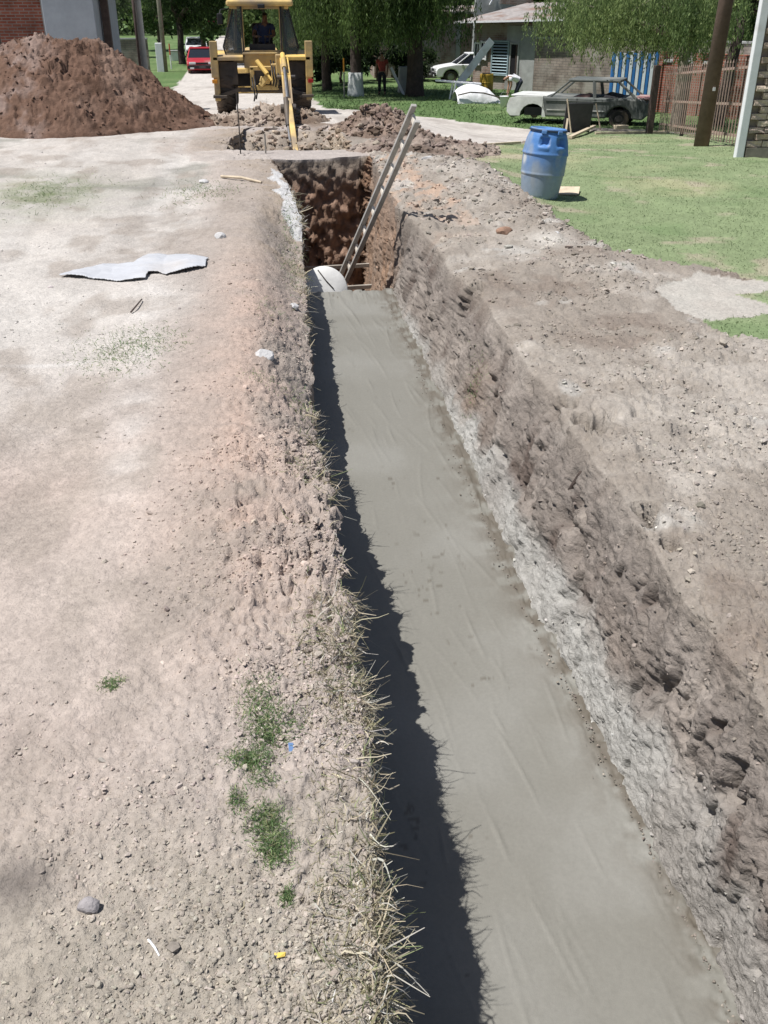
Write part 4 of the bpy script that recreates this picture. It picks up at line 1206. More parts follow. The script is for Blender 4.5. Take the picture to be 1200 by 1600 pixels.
M_CRED = mat('red_car_paint', (.42, .03, .045), .3, .08, 3, 0, spec=.5, dirt=(.3, .2, .17), dirt_amt=.1)
M_CWHT = mat('white_car_paint', (.72, .73, .74), .35, .08, 3, 0, spec=.5, dirt=(.45, .42, .38), dirt_amt=.15)
M_CBLU = mat('pale_blue_car_paint', (.35, .48, .60), .35, .1, 3, 0, spec=.5)
M_PRIMER = mat('grey_primer', (.10, .11, .105), .75, .3, 3, .1, dirt=(.27, .27, .25), dirt_amt=.4)
M_SILV = mat('faded_silver_paint', (.60, .61, .58), .45, .2, 4, .1, spec=.4, dirt=(.25, .23, .19), dirt_amt=.35)
M_RUST = mat('rusty_pinkish_paint', (.30, .16, .15), .8, .3, 5, .1, dirt=(.4, .38, .35), dirt_amt=.4)

p = spot(314, 115)
car('red_car', (p.x, p.y + 2.0, p.z - .05), math.radians(-90 + 3), M_CRED, 'red car parked facing the camera at the edge of the pale road', L=4.3, H=1.42, cab=(-1.5, -1.0, .35, 1.05))
p = spot(309, 90)
car('white_car', (p.x - .15, p.y + 2, p.z), math.radians(-90 + 5), M_CWHT, 'white car parked on the road edge behind the red car', L=4.2, H=1.45)
p = spot(342, 53)
car('pale_blue_car', (p.x + .2, p.y + 4, p.z), math.radians(80), M_CBLU, 'small pale blue car far away at the top end of the road', L=4.2)
p = spot(188, 80)
car('white_car', (-11.0, 62, -.75), math.radians(175), M_CWHT, 'distant white car seen above the right slope of the earth heap', L=4.0)
p = at(676, 138, -.9)
car('white_car', (p[0] / p[1] * 48.6 + 1.95, 48.6, -.9), math.radians(180), M_CWHT, 'white hatchback parked side on in front of the rough brick shed', L=3.9, W=1.58, H=1.42, cab=(-1.75, -1.5, .30, .95), belt=.9)
p = spot(1150, 172)
car('red_car', (p.x + .2, p.y + .3, p.z), math.radians(-95), M_CRED, 'dark red car with pale roof cover half hidden behind the iron pickets', L=4.2, cabpaint=M_CWHT)

# the stripped old saloon
p = (spot(810, 190) + spot(1012, 196)) / 2
wr = car('wrecked_car', (p.x, p.y + .25, p.z - .06), math.atan2(1.78, -3.42), M_PRIMER, 'stripped old grey saloon without glass standing on the grass', L=4.1, W=1.66, H=1.44, belt=.90, hood=.90, cab=(-1.75, -1.15, .25, .80), glass=False, wheels=False, simple=True)
hl = 2.05
for s in (-1, 1):
    o = [(.98, .30), (.98, .915), (hl - .3, .90), (hl - .06, .84), (hl + .01, .62), (hl + .01, .42), (hl - .1, .30)] + [(q[0], q[1]) for q in arc(4.1 * .31, .385)[::-1]]
    MB().prism(o, s * (.83 - .02), s * (.83 + .012)).build('front_wing', M_SILV, wr, bevel=.008)
    MB().box((0.0, s * .842, .52), (1.7, .012, .03)).build('trim_strip', M_SILV, wr)
    MB().tube([(-1.0, s * .842, .80), (.9, s * .842, .80)], .012, 6).build('waistline_crease', M_PRIMER, wr)
    MB().box((-.02, s * .838, .66), (.012, .012, .46)).build('door_gap', M_BLK, wr); 
MB().box((1.42, 0, .915), (1.1, 1.5, .05)).build('bonnet', M_SILV, wr, bevel=.02)
MB().box((-1.86, 0, .90), (.45, 1.45, .05)).build('boot_lid', M_RUST, wr, bevel=.02)
MB().box((-.15, .3, .72), (.5, .5, .5), rot=(0, .2, 0)).build('seat', M_RUST, wr, bevel=.08)
MB().box((-.95, 0, .75), (.5, 1.2, .45), rot=(0, -.2, 0)).build('rear_seat', M_TRO, wr, bevel=.08)
wheel(wr, Vector((-1.271, .70, .30)), .29, .18, axis='Y', rimc=M_DK); wheel(wr, Vector((-1.271, -.70, .30)), .29, .18, axis='Y', rimc=M_DK)
MB().lathe([(.1, -.05), (.12, .05)], 12, Matrix.Translation((1.271, .6, .34)) @ Matrix.Rotation(math.pi / 2, 4, 'X')).build('brake_hub', M_DK, wr)

# ------------------------------------------------------------ buildings and walls
MB_RED = brick_mat('red_brick', (.24, .075, .05), (.30, .11, .075), (.28, .22, .19), .24, .075)
MB_OLD = brick_mat('rough_brick', (.30, .20, .16), (.24, .15, .12), (.33, .29, .26), .26, .09, blotch=(.34, .30, .27), blot_amt=.45)
MB_GREY = brick_mat('grey_brown_brick', (.21, .175, .15), (.26, .22, .19), (.17, .15, .135), .30, .10, blotch=(.29, .27, .24), blot_amt=.35)
M_REND = mat('grey_render', (.33, .34, .33), .9, .2, 2.5, .4, dirt=(.24, .23, .22), dirt_amt=.3, bscale=15, bdist=.01)
M_RENDB = mat('bluish_grey_render', (.30, .33, .36), .9, .12, 2, .2, bscale=15)
M_TIN = mat('weathered_tin', (.36, .33, .31), .6, .25, 3, .1, metal=.3, dirt=(.26, .17, .13), dirt_amt=.4)
M_WOODD = mat('dark_old_wood', (.075, .055, .048), .85, .3, 6, .4, bscale=25)
M_WOODG = mat('grey_wood', (.30, .275, .24), .8, .25, 8, .3, bscale=40)
M_WOODP = mat('pale_timber', (.50, .42, .31), .8, .2, 8, .2, bscale=40)
M_WHT = mat('white_paint', (.76, .77, .79), .6, .07, 5, .1, dirt=(.5, .48, .45), dirt_amt=.12)
M_SHUT = mat('blue_grey_shutter', (.27, .36, .39), .6, .12, 6, .05)
M_VOID = mat('dark_room', (.012, .012, .014), .9, .1, 5, 0)
M_ROOFT = mat('clay_roof', (.28, .14, .10), .85, .25, 4, .4, bscale=20)

# left house
lh = empty('brick_house', (-9.5, 29, gz(-9.5, 29)), 0, 'brick house with a grey rendered bay behind the big earth heap', 'house')
x88 = at(88, 100, 0)[0] * 29 / at(88, 100, 0)[1] + 9.5; x158 = at(158, 100, 0)[0] * 28 / at(158, 100, 0)[1] + 9.5
MB().box((x88 / 2 - 4, 2.5, 1.6), (8 + x88, 5, 3.6)).build('wall', MB_RED, lh)
MB().box((x88 / 2 - 4, -.07, .75), (8 + x88 - .02, .12, 1.7)).build('lit_wall_part', brick_mat('sunlit_red_brick', (.36, .17, .12), (.40, .21, .15), (.36, .29, .25), .24, .075), lh)  # paler brick slab: sunlight on the lower wall put into its colour
MB().box(((x88 + x158) / 2 + .02, 1.2, 1.6), (x158 - x88 - .04, 4.4, 3.6)).build('rendered_bay', M_RENDB, lh, bevel=.02)
MB().box((x158 + .13, .0, 1.6), (.2, .2, 3.6)).build('corner_post', M_WOODD, lh, bevel=.02)
MB().box((x88 - .1, -.06, 1.6), (.14, .1, 3.6)).build('drain_pipe', M_REND, lh, bevel=.04)
b = MB(); b.prism([(-8.5, 3.4), (x158 + .7, 3.4), (x158 + .7, 3.55), (-8.5, 3.55)], -.9, 6); b.build('roof', M_TIN, lh, bevel=.02)
p = at(3, 110, 0); tag(MB().box((0, 0, 1.6), (.16, .16, 3.4)).build('gate_post', M_WOODD, None, (p[0] * 25 / p[1], 25.0, -.1), bevel=.02), 'dark upright post at the far left edge behind the earth heap', 'post')

# far house with shutters
def facade(o, along): return None
A = Vector(spot(738, 137)); Bp = Vector(spot(832, 143)); A.z = Bp.z = -.92
ang = math.atan2(Bp.y - A.y, Bp.x - A.x); Wd = (Bp - A).length
sc = (A.y + Bp.y) / 2 / 44.0
hs = empty('brick_house', A, ang, 'low brick and grey plaster house with a slatted shutter beyond the verge', 'house')
fx = lambda u: (u - 738) / (832 - 738) * Wd
fz = lambda v: (140 - v) / 40.0
Hh = fz(36)
MB().box((Wd / 2, 2.0, Hh / 2), (Wd, 4, Hh)).build('wall', MB_OLD, hs)
MB().box(((fx(790) + Wd) / 2, -.015, Hh / 2 - .05), (Wd - fx(790) + .03, .05, Hh - .1)).build('plaster_panel', M_REND, hs, bevel=.01)
for u0, u1, v0, v1, nm in ((741, 749, 68, 100, 'window'), (751, 759, 66, 92, 'window'), (797, 809, 67, 116, 'doorway')):
    xa, xb, za, zb = fx(u0), fx(u1), fz(v1), fz(v0)
    f = MB().box(((xa + xb) / 2, -.05, (za + zb) / 2), (xb - xa, .03, zb - za)).build(nm, M_VOID, hs)
    fr = MB()
    for xx in (xa, xb): fr.box((xx, -.06, (za + zb) / 2), (.06, .08, zb - za + .12))
    for z_ in (za, zb): fr.box(((xa + xb) / 2, -.062, z_), (xb - xa - .06, .078, .06))
    fr.build('frame', M_WHT if nm == 'window' else M_REND, f)
    if nm == 'doorway': MB().box((xb - .1, -.03, (za + zb) / 2), (.10, .12, zb - za - .1), rot=(0, 0, .4)).build('door_leaf', M_WOODD, f)
    else: MB().box(((xa + xb) / 2, -.066, (za + zb) / 2), (.03, .03, zb - za - .06)).build('mullion', M_WHT, f)
xa, xb, za, zb = fx(769), fx(794), fz(116), fz(64)
sh = MB(); sh.box((xa, -.08, (za + zb) / 2), (.06, .06, zb - za + .06)); sh.box((xb, -.08, (za + zb) / 2), (.06, .06, zb - za + .06)); sh.box(((xa + xb) / 2, -.08, zb), (xb - xa - .06, .058, .06)); sh.box(((xa + xb) / 2, -.08, za), (xb - xa - .06, .058, .06))
sho = sh.build('shutter', M_SHUT, hs)
sl = MB().box((0, 0, 0), (xb - xa - .08, .10, .012), rot=(.7, 0, 0)).mesh('slat'); sl.materials.append(M_SHUT)
for k in range(11): link('slat', sl, None, sho, ((xa + xb) / 2, -.07, za + .08 + k * (zb - za - .14) / 10))
MB().box(((xa + xb) / 2, -.045, (za + zb) / 2), (xb - xa, .02, zb - za)).build('shutter_backing', M_VOID, sho)
# sloping sheet roof with a light edge
b = MB(); n_c = 40
V = []; 
for j, (yy0, zz0) in enumerate(((-.55, Hh + .02), (4.3, Hh + .75))):
    for i in range(n_c + 1): V.append((-.7 + (Wd + 2.4) * i / n_c, yy0, zz0 + .10 * i / n_c * 1.2 + .025 * (i % 2)))
m_ = n_c + 1; Vb = [(a, b_, c - .02) for a, b_, c in V]
Fb = [(i, i + 1, m_ + i + 1, m_ + i) for i in range(n_c)]; Fb += [tuple(2 * m_ + k for k in f[::-1]) for f in Fb] + [(i, 2 * m_ + i, 2 * m_ + i + 1, i + 1) for i in range(n_c)]
b.add(V + Vb, Fb); rf = b.build('roof', M_TIN, hs)
MB().beam((-.7, -.57, Hh + .0), (Wd + 1.7, -.57, Hh + .13), .03, .07).build('fascia', M_WHT, rf)
# taller brick block behind, with a broken gable
s2 = empty('brick_shed', (spot(585, 133).x * 52 / spot(585, 133).y, 52.0, -.92), math.radians(-3), 'long rough brick shed behind the white hatchback', 'shed')
Ls = at(742, 130, -.9)[0] * 52 / at(742, 130, -.9)[1] + 1.5 - s2.location.x
MB().box((Ls / 2, 2, 1.5), (Ls, 4, 3.0)).build('wall', MB_OLD, s2)
MB().box((Ls * .63, -.03, 1.45), (.22, .12, 2.9)).build('pier', M_REND, s2, bevel=.01)
MB().box((Ls / 2, 1.9, 3.12), (Ls + .6, 4.8, .10), rot=(.06, 0, 0)).build('roof', M_TIN, s2)
for q in (.2, .45, .8): MB().box((Ls * q, -.01, 1.9), (.18, .05, .12)).build('vent_hole', M_VOID, s2)
g2 = empty('brick_gable', (at(727, 20, 2.1)[0] * 0 + 10.3, 49.5, -.92), 0, 'pale broken gable wall rising behind the tin roof', 'wall')
MB().prism([(0, 0), (3.3, 0), (3.3, 3.25), (2.2, 3.75), (1.3, 4.0), (1.25, 3.85), (.1, 3.75)], 0, .25).build('wall', M_REND, g2)
MB().prism([(1.27, 3.35), (3.32, 3.2), (3.32, 3.27), (2.2, 3.78), (1.28, 4.02)], -.03, .2).build('brick_infill', MB_OLD, g2)
MB().beam((.75, -.08, 3.3), (1.0, -.06, 3.75), .08, .05).build('timber_prop', M_WHT, g2)

# walls and sheet fence on the right
def wall_between(name, a, b_, h, t, m, label, cat='wall', coping=None):
    a = Vector(a); b_ = Vector(b_); r = empty(name, (a.x, a.y, min(a.z, b_.z) - .1), math.atan2(b_.y - a.y, b_.x - a.x), label, cat); L_ = Vector((b_.x - a.x, b_.y - a.y)).length
    MB().box((L_ / 2, 0, h / 2), (L_, t, h)).build('wall_panel', m, r)
    if coping: MB().box((L_ / 2, 0, h + .04), (L_ + .04, t + .08, .08)).build('coping', coping, r, bevel=.01)
    return r, L_
wall_between('boundary_wall', spot(834, 143), (17.3, 34.5, -.9), 2.1, .2, MB_GREY, 'long grey brown brick wall behind the stripped saloon', coping=M_REND)
r_, L_ = wall_between('boundary_wall', spot(1022, 174), Vector(spot(1150, 186)), 1.62, .2, MB_RED, 'red brick garden wall with piers behind the iron picket fence', coping=M_REND)
for q in (0.02, .25, .5, .75, .98): MB().box((L_ * q, 0, 1.0), (.36, .34, 1.85)).build('pier', MB_RED, r_, bevel=.01)
a = Vector(spot(948, 176)); b_ = Vector(spot(1018, 178)); a.z = b_.z = -.93
sf = empty('sheet_fence', a, math.atan2(b_.y - a.y, b_.x - a.x), 'blue and white striped corrugated sheet fence behind the stripped saloon', 'fence'); L_ = (b_ - a).length
M_BLUE = mat('blue_sheet_paint', (.035, .16, .42), .5, .15, 5, .05, dirt=(.12, .17, .27), dirt_amt=.2)
M_WST = mat('white_sheet_paint', (.66, .70, .73), .5, .1, 5, .05)
nb = 13
for k in range(nb):
    wq = L_ / nb; xx = wq * (k + .5); hh_ = 1.86 + .03 * math.sin(k * 1.7)
    if k % 2: MB().box((xx, -.012, hh_ / 2), (wq * .86, .02, hh_)).build('white_strip', M_WST, sf, bevel=.006)
    else: MB().prism([(-wq * .57, .03), (-wq * .3, -.012), (wq * .3, -.012), (wq * .57, .03), (wq * .57, .04), (-wq * .57, .04)], 0, hh_, Matrix(((1, 0, 0, xx), (0, 0, 1, 0), (0, 1, 0, .0), (0, 0, 0, 1)))).build('blue_strip', M_BLUE, sf)
for z_ in (.5, 1.6): MB().beam((0, .1, z_), (L_, .1, z_), .05, .08).build('rail', M_WOODG, sf)
for xx in (0.02, L_ - .02): MB().box((xx, .15, 1.0), (.09, .09, 1.85)).build('post', M_WOODG, sf)

# iron pickets
M_IRON = mat('rust_pink_iron', (.38, .28, .235), .6, .25, 8, .1, dirt=(.20, .21, .15), dirt_amt=.3)
a = Vector(spot(1028, 206)); b_ = Vector(spot(1150, 231))
pf_ = empty('picket_fence', a, math.atan2(b_.y - a.y, b_.x - a.x), 'iron picket fence with thin rusty bars beyond the lawn', 'fence'); L_ = Vector((b_.x - a.x, b_.y - a.y)).length
dzs = (b_.z - a.z)
pk = MB().box((0, 0, .76), (.019, .018, 1.42)); pk.add([(-.014, -.011, 1.47), (.014, -.011, 1.47), (.014, .011, 1.47), (-.014, .011, 1.47), (0, 0, 1.54)], [(0, 1, 4), (1, 2, 4), (2, 3, 4), (3, 0, 4)])
pkm = pk.mesh('picket'); pkm.materials.append(M_IRON)
npk = 36
for k in range(npk):
    t = (k + .5) / npk; link('picket', pkm, None, pf_, (L_ * t, 0, dzs * t + .012 * math.sin(k * 7.3)))
for z_ in (.2, .74, 1.36): MB().beam((0, .02, z_), (L_, .02, z_ + dzs), .03, .045).build('rail', M_IRON, pf_)
for t in (.34, .67, 1.0): MB().box((L_ * t, .05, .75 + dzs * t), (.08, .08, 1.6)).build('post', M_DK, pf_, bevel=.01)
p = spot(1014, 209); tag(MB().box((0, 0, .8), (.15, .15, 1.7)).build('gate_post', M_WOODD, None, p - Vector((0, 0, .1)), bevel=.015), 'thick dark gate post at the left end of the iron pickets', 'post')

# house corner on the right: white pilaster and rustic brick, brick by brick
p = spot(1151, 247); nh = empty('brick_house', (p.x, p.y, p.z - .05), math.radians(2), 'house corner of rustic brown brick with a white corner pilaster', 'house')
MB().box((.08, .10, 1.5), (.14, .10, 3.1)).build('pilaster', M_WHT, nh, bevel=.012)
MB().box((2.17, .24, 1.5), (4.0, .24, 3.1)).build('wall', mat('brown_mortar', (.22, .18, .15), .95, .2, 10, .3), nh)
MB().box((2.17, .10, .09), (3.98, .10, .22)).build('plinth', mat('grey_brown_plinth', (.24, .21, .18), .9, .2, 6, .3), nh)
MBRK = [mat('rustic_brick', c, .95, .3, 14, .8, bscale=30, bdist=.02) for c in ((.46, .37, .30), (.40, .31, .25), (.52, .43, .34), (.36, .29, .245))]
bms = []
for m_ in MBRK:
    for k in range(3):
        bm = bmesh.new(); bmesh.ops.create_cube(bm, size=1); bmesh.ops.subdivide_edges(bm, edges=bm.edges[:], cuts=1, use_grid_fill=True)
        for v_ in bm.verts: v_.co.x *= .265; v_.co.y *= .09; v_.co.z *= .084; v_.co += Vector((random.uniform(-.008, .008), random.uniform(-.018, .012), random.uniform(-.007, .007)))
        me = bpy.data.meshes.new('brick'); bm.to_mesh(me); bm.free(); me.materials.append(m_); bms.append(me)
for rr_ in range(24):
    for k in range(9):
        link('brick', random.choice(bms), None, nh, (.31 + .275 * k + (.1375 if rr_ % 2 else 0), .105 + random.uniform(-.008, .008), .26 + .105 * rr_))
MB().box((2.2, .3, 3.15), (4.6, 1.6, .14)).build('roof', M_TIN, nh)

# ------------------------------------------------------------ trees
M_LEAF = mat('leaf', (1, 1, 1), .6, .15, 3, 0, spec=.25, attr='albedo', trans=.5)
M_BARK = mat('bark', (.12, .095, .075), .95, .35, 6, .8, bscale=22, bdist=.03)
M_BARKD = mat('dark_bark', (.055, .042, .036), .95, .35, 6, .8, bscale=22, bdist=.03)
M_BARKP = mat('pale_bark', (.26, .235, .19), .95, .3, 6, .6, bscale=22, bdist=.03)
M_LIME = mat('limewash', (.55, .57, .56), .9, .15, 5, .4)


def leaves(name, P, dirs, ln, wd, cols, parent):
    n = len(P)
    side = unit(np.cross(dirs, rng.standard_normal((n, 3))))
    a = P; b_ = P + dirs * (ln * .45)[:, None] + side * (wd * .5)[:, None]; c = P + dirs * ln[:, None]; d_ = P + dirs * (ln * .45)[:, None] - side * (wd * .5)[:, None]
    V = np.stack([a, b_, c, d_], 1).reshape(-1, 3)
    me = np_mesh(name, V, np.arange(4 * n).reshape(n, 4)); setattr_col(me, np.repeat(cols, 4, 0))
    return tag(link(name, me, M_LEAF, parent), kind='stuff')


def leafcol(n, base, bright, cl=None):
    t = np.clip(rng.random((n, 1)) * .7 + (cl if cl is not None else 0), 0, 1) ** 1.3
    return np.clip((np.array(base) * (1 - t) + np.array(bright) * t) * (1 + .2 * rng.standard_normal((n, 1))), .01, .5)


def limb_path(a, b_, k=5, wob=.12):
    a = Vector(a); b_ = Vector(b_); L_ = (b_ - a).length
    return [a.lerp(b_, i / k) + (Vector((random.gauss(0, wob), random.gauss(0, wob), random.gauss(0, wob * .5))) * L_ * .25 if 0 < i < k else Vector()) for i in range(k + 1)]


def trunk_mb(h, r0, tops, lean=(0, 0)):
    m = MB(); t = Vector((lean[0], lean[1], h))
    m.tube([(0, 0, -.15), (0, 0, .1), (lean[0] * .3 + random.uniform(-.04, .04), lean[1] * .3, h * .33), (lean[0] * .7 + random.uniform(-.05, .05), lean[1] * .7, h * .7), t], [r0 * 1.35, r0 * 1.12, r0 * .95, r0 * .88, r0 * .8], 12)
    return m, t


def tree(name, loc, h, r0, rad, label, cat='tree', bark=None, base=(.05, .085, .025), bright=(.17, .25, .075), n=9000, clump=70, leaf=(.14, .07), trunk_h=None, group=None, zlo=.3, lean=(0, 0), willow=0, strand=(1.2, 2.4), csz=.42, off=(0, 0), zmin=None, ls=1.0):
    r = empty(name, loc, 0, label, cat, group)
    th = trunk_h or h * .3
    m, t = trunk_mb(th, r0, None, lean)
    ends = []
    for k in range(7):
        a = 2 * math.pi * (k + random.random() * .6) / 7; q = random.uniform(.45, .85)
        e = Vector((off[0] + rad * q * math.cos(a), off[1] + rad * q * math.sin(a), h * random.uniform(.55, .9)))
        pth = limb_path(t - Vector((0, 0, .1)), e); m.tube(pth, [r0 * .6, r0 * .45, r0 * .34, r0 * .25, r0 * .16, r0 * .07], 7); ends.append(pth)
        for j in range(2):
            s0 = pth[3]; e2 = s0 + Vector((random.gauss(0, rad * .3), random.gauss(0, rad * .3), random.uniform(.2, h * .2))); m.tube(limb_path(s0, e2, 3), [r0 * .22, r0 * .16, r0 * .1, r0 * .04], 5)
    m.build('trunk', bark or M_BARK, r, smooth=True)
    zc = h * (zlo + 1) / 2; zr = h * (1 - zlo) / 2
    u = unit(rng.standard_normal((clump, 3))) * (rng.random((clump, 1)) ** (1 / 2.4))
    cc = u * [rad, rad, zr] + [off[0], off[1], zc]
    k = rng.integers(clump, size=n); cs = rng.uniform(.6, 1.3, clump) * csz * rad * .45
    P = cc[k] + rng.standard_normal((n, 3)) * cs[k][:, None] * [.62, .62, .45]
    if willow:
        ns = willow; a = rng.random(ns) * 2 * math.pi; q = np.sqrt(rng.random(ns)) * rad * 1.02
        # hanging twigs grouped into curtains
        ga = rng.random(38) * 2 * math.pi; gq = np.sqrt(rng.random(38)) * rad; gi = rng.integers(38, size=ns)
        sx_ = np.where(rng.random(ns) < .75, gq[gi] * np.cos(ga[gi]) + rng.normal(0, rad * .07, ns), q * np.cos(a)) + off[0]; sy_ = np.where(rng.random(ns) < .75, gq[gi] * np.sin(ga[gi]) + rng.normal(0, rad * .07, ns), q * np.sin(a)) + off[1]
        top = zc * .85 + zr * .75 * np.sqrt(np.clip(1 - ((sx_ - off[0]) ** 2 + (sy_ - off[1]) ** 2) / (rad * 1.15) ** 2, 0, 1)) * rng.uniform(.3, 1, ns)
        ln = rng.uniform(*strand, ns) * (1 + .35 * np.sin(gi * 2.3)); zbot = np.maximum(top - ln - np.where(rng.random(ns) < .6, top * .25, 0), (zmin or .8) + rng.random(ns) * .9 + .5 * np.abs(np.sin(gi * 1.7)))
        m2 = int(24 / ls ** 1.4); tt_ = rng.random((ns, m2)); zz_ = top[:, None] + (zbot - top)[:, None] * tt_
        sw = rng.normal(0, .16, (ns, 2))
        PX = sx_[:, None] + sw[:, :1] * tt_ + rng.normal(0, .035, (ns, m2)); PY = sy_[:, None] + sw[:, 1:] * tt_ + rng.normal(0, .035, (ns, m2))
        PW = np.stack([PX, PY, zz_], -1).reshape(-1, 3); nw = len(PW)
        dw = unit(np.stack([rng.normal(0, .35, nw), rng.normal(0, .35, nw), -np.ones(nw)], -1))
        cw = leafcol(nw, base, bright, np.repeat(.35 * np.sin(gi * 3.1), m2)[:, None])
        leaves('hanging_foliage', PW, dw, ls * rng.uniform(.10, .20, nw), ls * rng.uniform(.025, .05, nw), cw, r)
    d_ = unit(rng.standard_normal((n, 3)) + [0, 0, -.25])
    leaves('crown', P, d_, leaf[0] * rng.uniform(.6, 1.4, n), leaf[1] * rng.uniform(.7, 1.3, n), leafcol(n, base, bright, rng.uniform(-.3, .4, clump)[k][:, None]), r)
    return r


# the big willows in the middle
p = spot(556, 150)
w1 = tree('willow_tree', p, 7.5, .24, 3.1, 'large dark willow with whitewashed trunk foot beside the person in red', n=7000, trunk_h=2.6, willow=2100, strand=(1.8, 3.6), zlo=.45, off=(.6, .3), zmin=1.4, bark=M_BARKD)
MB().lathe([(.36, -.1), (.335, .1), (.30, .55), (.285, .86)], 14).build('limewash_band', M_LIME, w1, smooth=True)
p = spot(648, 150)
w2 = tree('willow_tree', p, 7.2, .34, 2.5, 'thick dark willow trunk standing left of the white hatchback', n=6000, trunk_h=2.7, willow=1500, strand=(1.6, 3.4), zlo=.45, off=(-.3, .2), zmin=1.5, bark=M_BARKD)
p = spot(515, 146)
w3 = tree('willow_tree', p + Vector((0, 1.5, 0)), 7.0, .2, 2.1, 'bright hanging willow just right of the digger cab', base=(.08, .13, .045), bright=(.24, .33, .11), n=2600, trunk_h=2.6, willow=1300, strand=(1.5, 3.6), zlo=.45, zmin=1.0, off=(-.2, -.4), bark=M_BARKD)
# tree over the right garden
p = spot(1070, 206)
tr = tree('garden_tree', p + Vector((0, .6, 0)), 4.6, .15, 2.5, 'leafy light green tree spreading above the striped sheet fence', base=(.10, .155, .055), bright=(.30, .38, .15), n=3000, clump=60, trunk_h=2.3, willow=1500, strand=(1.0, 2.6), zlo=.42, off=(-1.25, .3), zmin=1.35, ls=.62, leaf=(.11, .05), bark=M_BARKP)
b = MB()
for e0, e1, r_ in (((0, 0, 2.1), (-.75, -.35, 2.75), .06), ((-.3, -.15, 2.35), (-1.0, -.5, 2.45), .035), ((-.4, -.2, 2.48), (-.9, -.1, 3.1), .03)): b.tube(limb_path(e0, e1, 4, .06), [r_, r_ * .8, r_ * .65, r_ * .5, r_ * .35], 7)
b.build('lopped_branches', M_BARKP, tr, smooth=True)['kind'] = 'stuff'
p = spot(1121, 198)
tree('dark_tree', p, 6.0, .17, 2.2, 'dark leaning tree trunk right behind the brown utility pole', base=(.02, .04, .012), bright=(.07, .11, .03), n=9000, trunk_h=2.9, zlo=.40, off=(.9, .8), bark=M_BARKD, lean=(.25, .1))
# trees along the left of the road
p = spot(285, 108)
tree('street_tree', p + Vector((-.4, 6, 0)), 8, .22, 3.0, 'dark street tree overhanging the road above the red car', n=7000, base=(.018, .035, .012), bright=(.06, .10, .03), trunk_h=2.4, willow=600, strand=(1.6, 3.4), zlo=.30, off=(.9, 0), zmin=2.2, leaf=(.26, .13), bark=M_BARKD)
hz = [(-17, 62, 7, 3.2, 0), (-12.5, 78, 8, 3.4, 0), (-8.5, 92, 8, 3.5, 1), (-4.0, 78, 7.5, 2.6, 2), (.8, 66, 7.5, 3.0, 1), (4.2, 60, 7.0, 3.0, 2), (8.5, 58, 7, 2.6, 2), (13.5, 56, 7, 3.0, 2), (19.0, 52, 7.5, 3.4, 1), (24, 46, 7, 3.2, 2), (17.5, 44, 6.0, 2.6, 2), (-22, 74, 8, 3.6, 0)]
TL = {0: ((.11, .13, .07), (.26, .29, .17)), 1: ((.06, .10, .03), (.17, .24, .08)), 2: ((.04, .075, .025), (.14, .20, .065))}  # first pair paler and greyer: distance haze put into the leaf colour
LB = ['hazy pale tree at the far left edge beyond the grey bay', 'hazy pale green tree beyond the brick house', 'green tree left of the top end of the road', 'dark tree at the roadside behind the mirror of the digger', 'mid green tree seen through the cab of the digger', 'dark tree behind the bright willow', 'dark tree behind the long brick shed', 'dark tree behind the tin roof', 'green tree above the long grey brown wall', 'dark tree behind the brick house corner at far right', 'dark bushy tree behind the striped sheet fence', 'hazy pale tree furthest left in the row beyond the brick house']
for (hx_, hy_, hh_, hr_, k), lb in zip(hz, LB):
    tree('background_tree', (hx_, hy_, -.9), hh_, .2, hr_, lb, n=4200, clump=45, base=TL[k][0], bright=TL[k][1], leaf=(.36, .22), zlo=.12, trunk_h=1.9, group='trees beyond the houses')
# under the willows: bushes and stems, the shade put into near-black leaf colour
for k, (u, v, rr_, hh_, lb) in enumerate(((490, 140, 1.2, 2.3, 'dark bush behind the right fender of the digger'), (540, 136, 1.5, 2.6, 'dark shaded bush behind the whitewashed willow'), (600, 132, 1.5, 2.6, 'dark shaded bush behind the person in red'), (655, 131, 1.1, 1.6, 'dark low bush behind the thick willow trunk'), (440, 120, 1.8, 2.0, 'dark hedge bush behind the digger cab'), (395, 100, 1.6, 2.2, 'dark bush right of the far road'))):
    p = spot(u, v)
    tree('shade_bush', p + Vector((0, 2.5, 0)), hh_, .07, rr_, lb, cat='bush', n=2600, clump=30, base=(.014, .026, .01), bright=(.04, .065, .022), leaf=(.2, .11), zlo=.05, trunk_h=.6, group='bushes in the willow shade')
p = spot(330, 62); tree('flowering_bush', p + Vector((-1.0, 12, 0)), 4.6, .12, 1.9, 'crimson flowering bush above the far end of the road', cat='bush', n=2500, clump=30, base=(.20, .02, .05), bright=(.42, .06, .12), leaf=(.35, .22), zlo=.25, trunk_h=1.2)
# far-off wood closing the view
n = 30000
ax = rng.uniform(-130, 150, n); ay = 150 + rng.uniform(0, 26, n) + .0 * ax; hgt = 9 + 3 * fbm(ax * .08, 0 * ax, 0 * ax, 1, 3, 701)
P = np.stack([ax, ay, -.9 + hgt * rng.random(n) ** .8], -1)
wd_ = empty('x') if False else None
o = leaves('distant_wood', P, unit(rng.standard_normal((n, 3))), rng.uniform(.9, 1.8, n), rng.uniform(.6, 1.1, n), leafcol(n, (.03, .05, .02), (.10, .14, .06)), None)

# ------------------------------------------------------------ poles, stakes
M_CONCP = mat('pale_concrete_post', (.42, .42, .40), .85, .12, 4, .2)


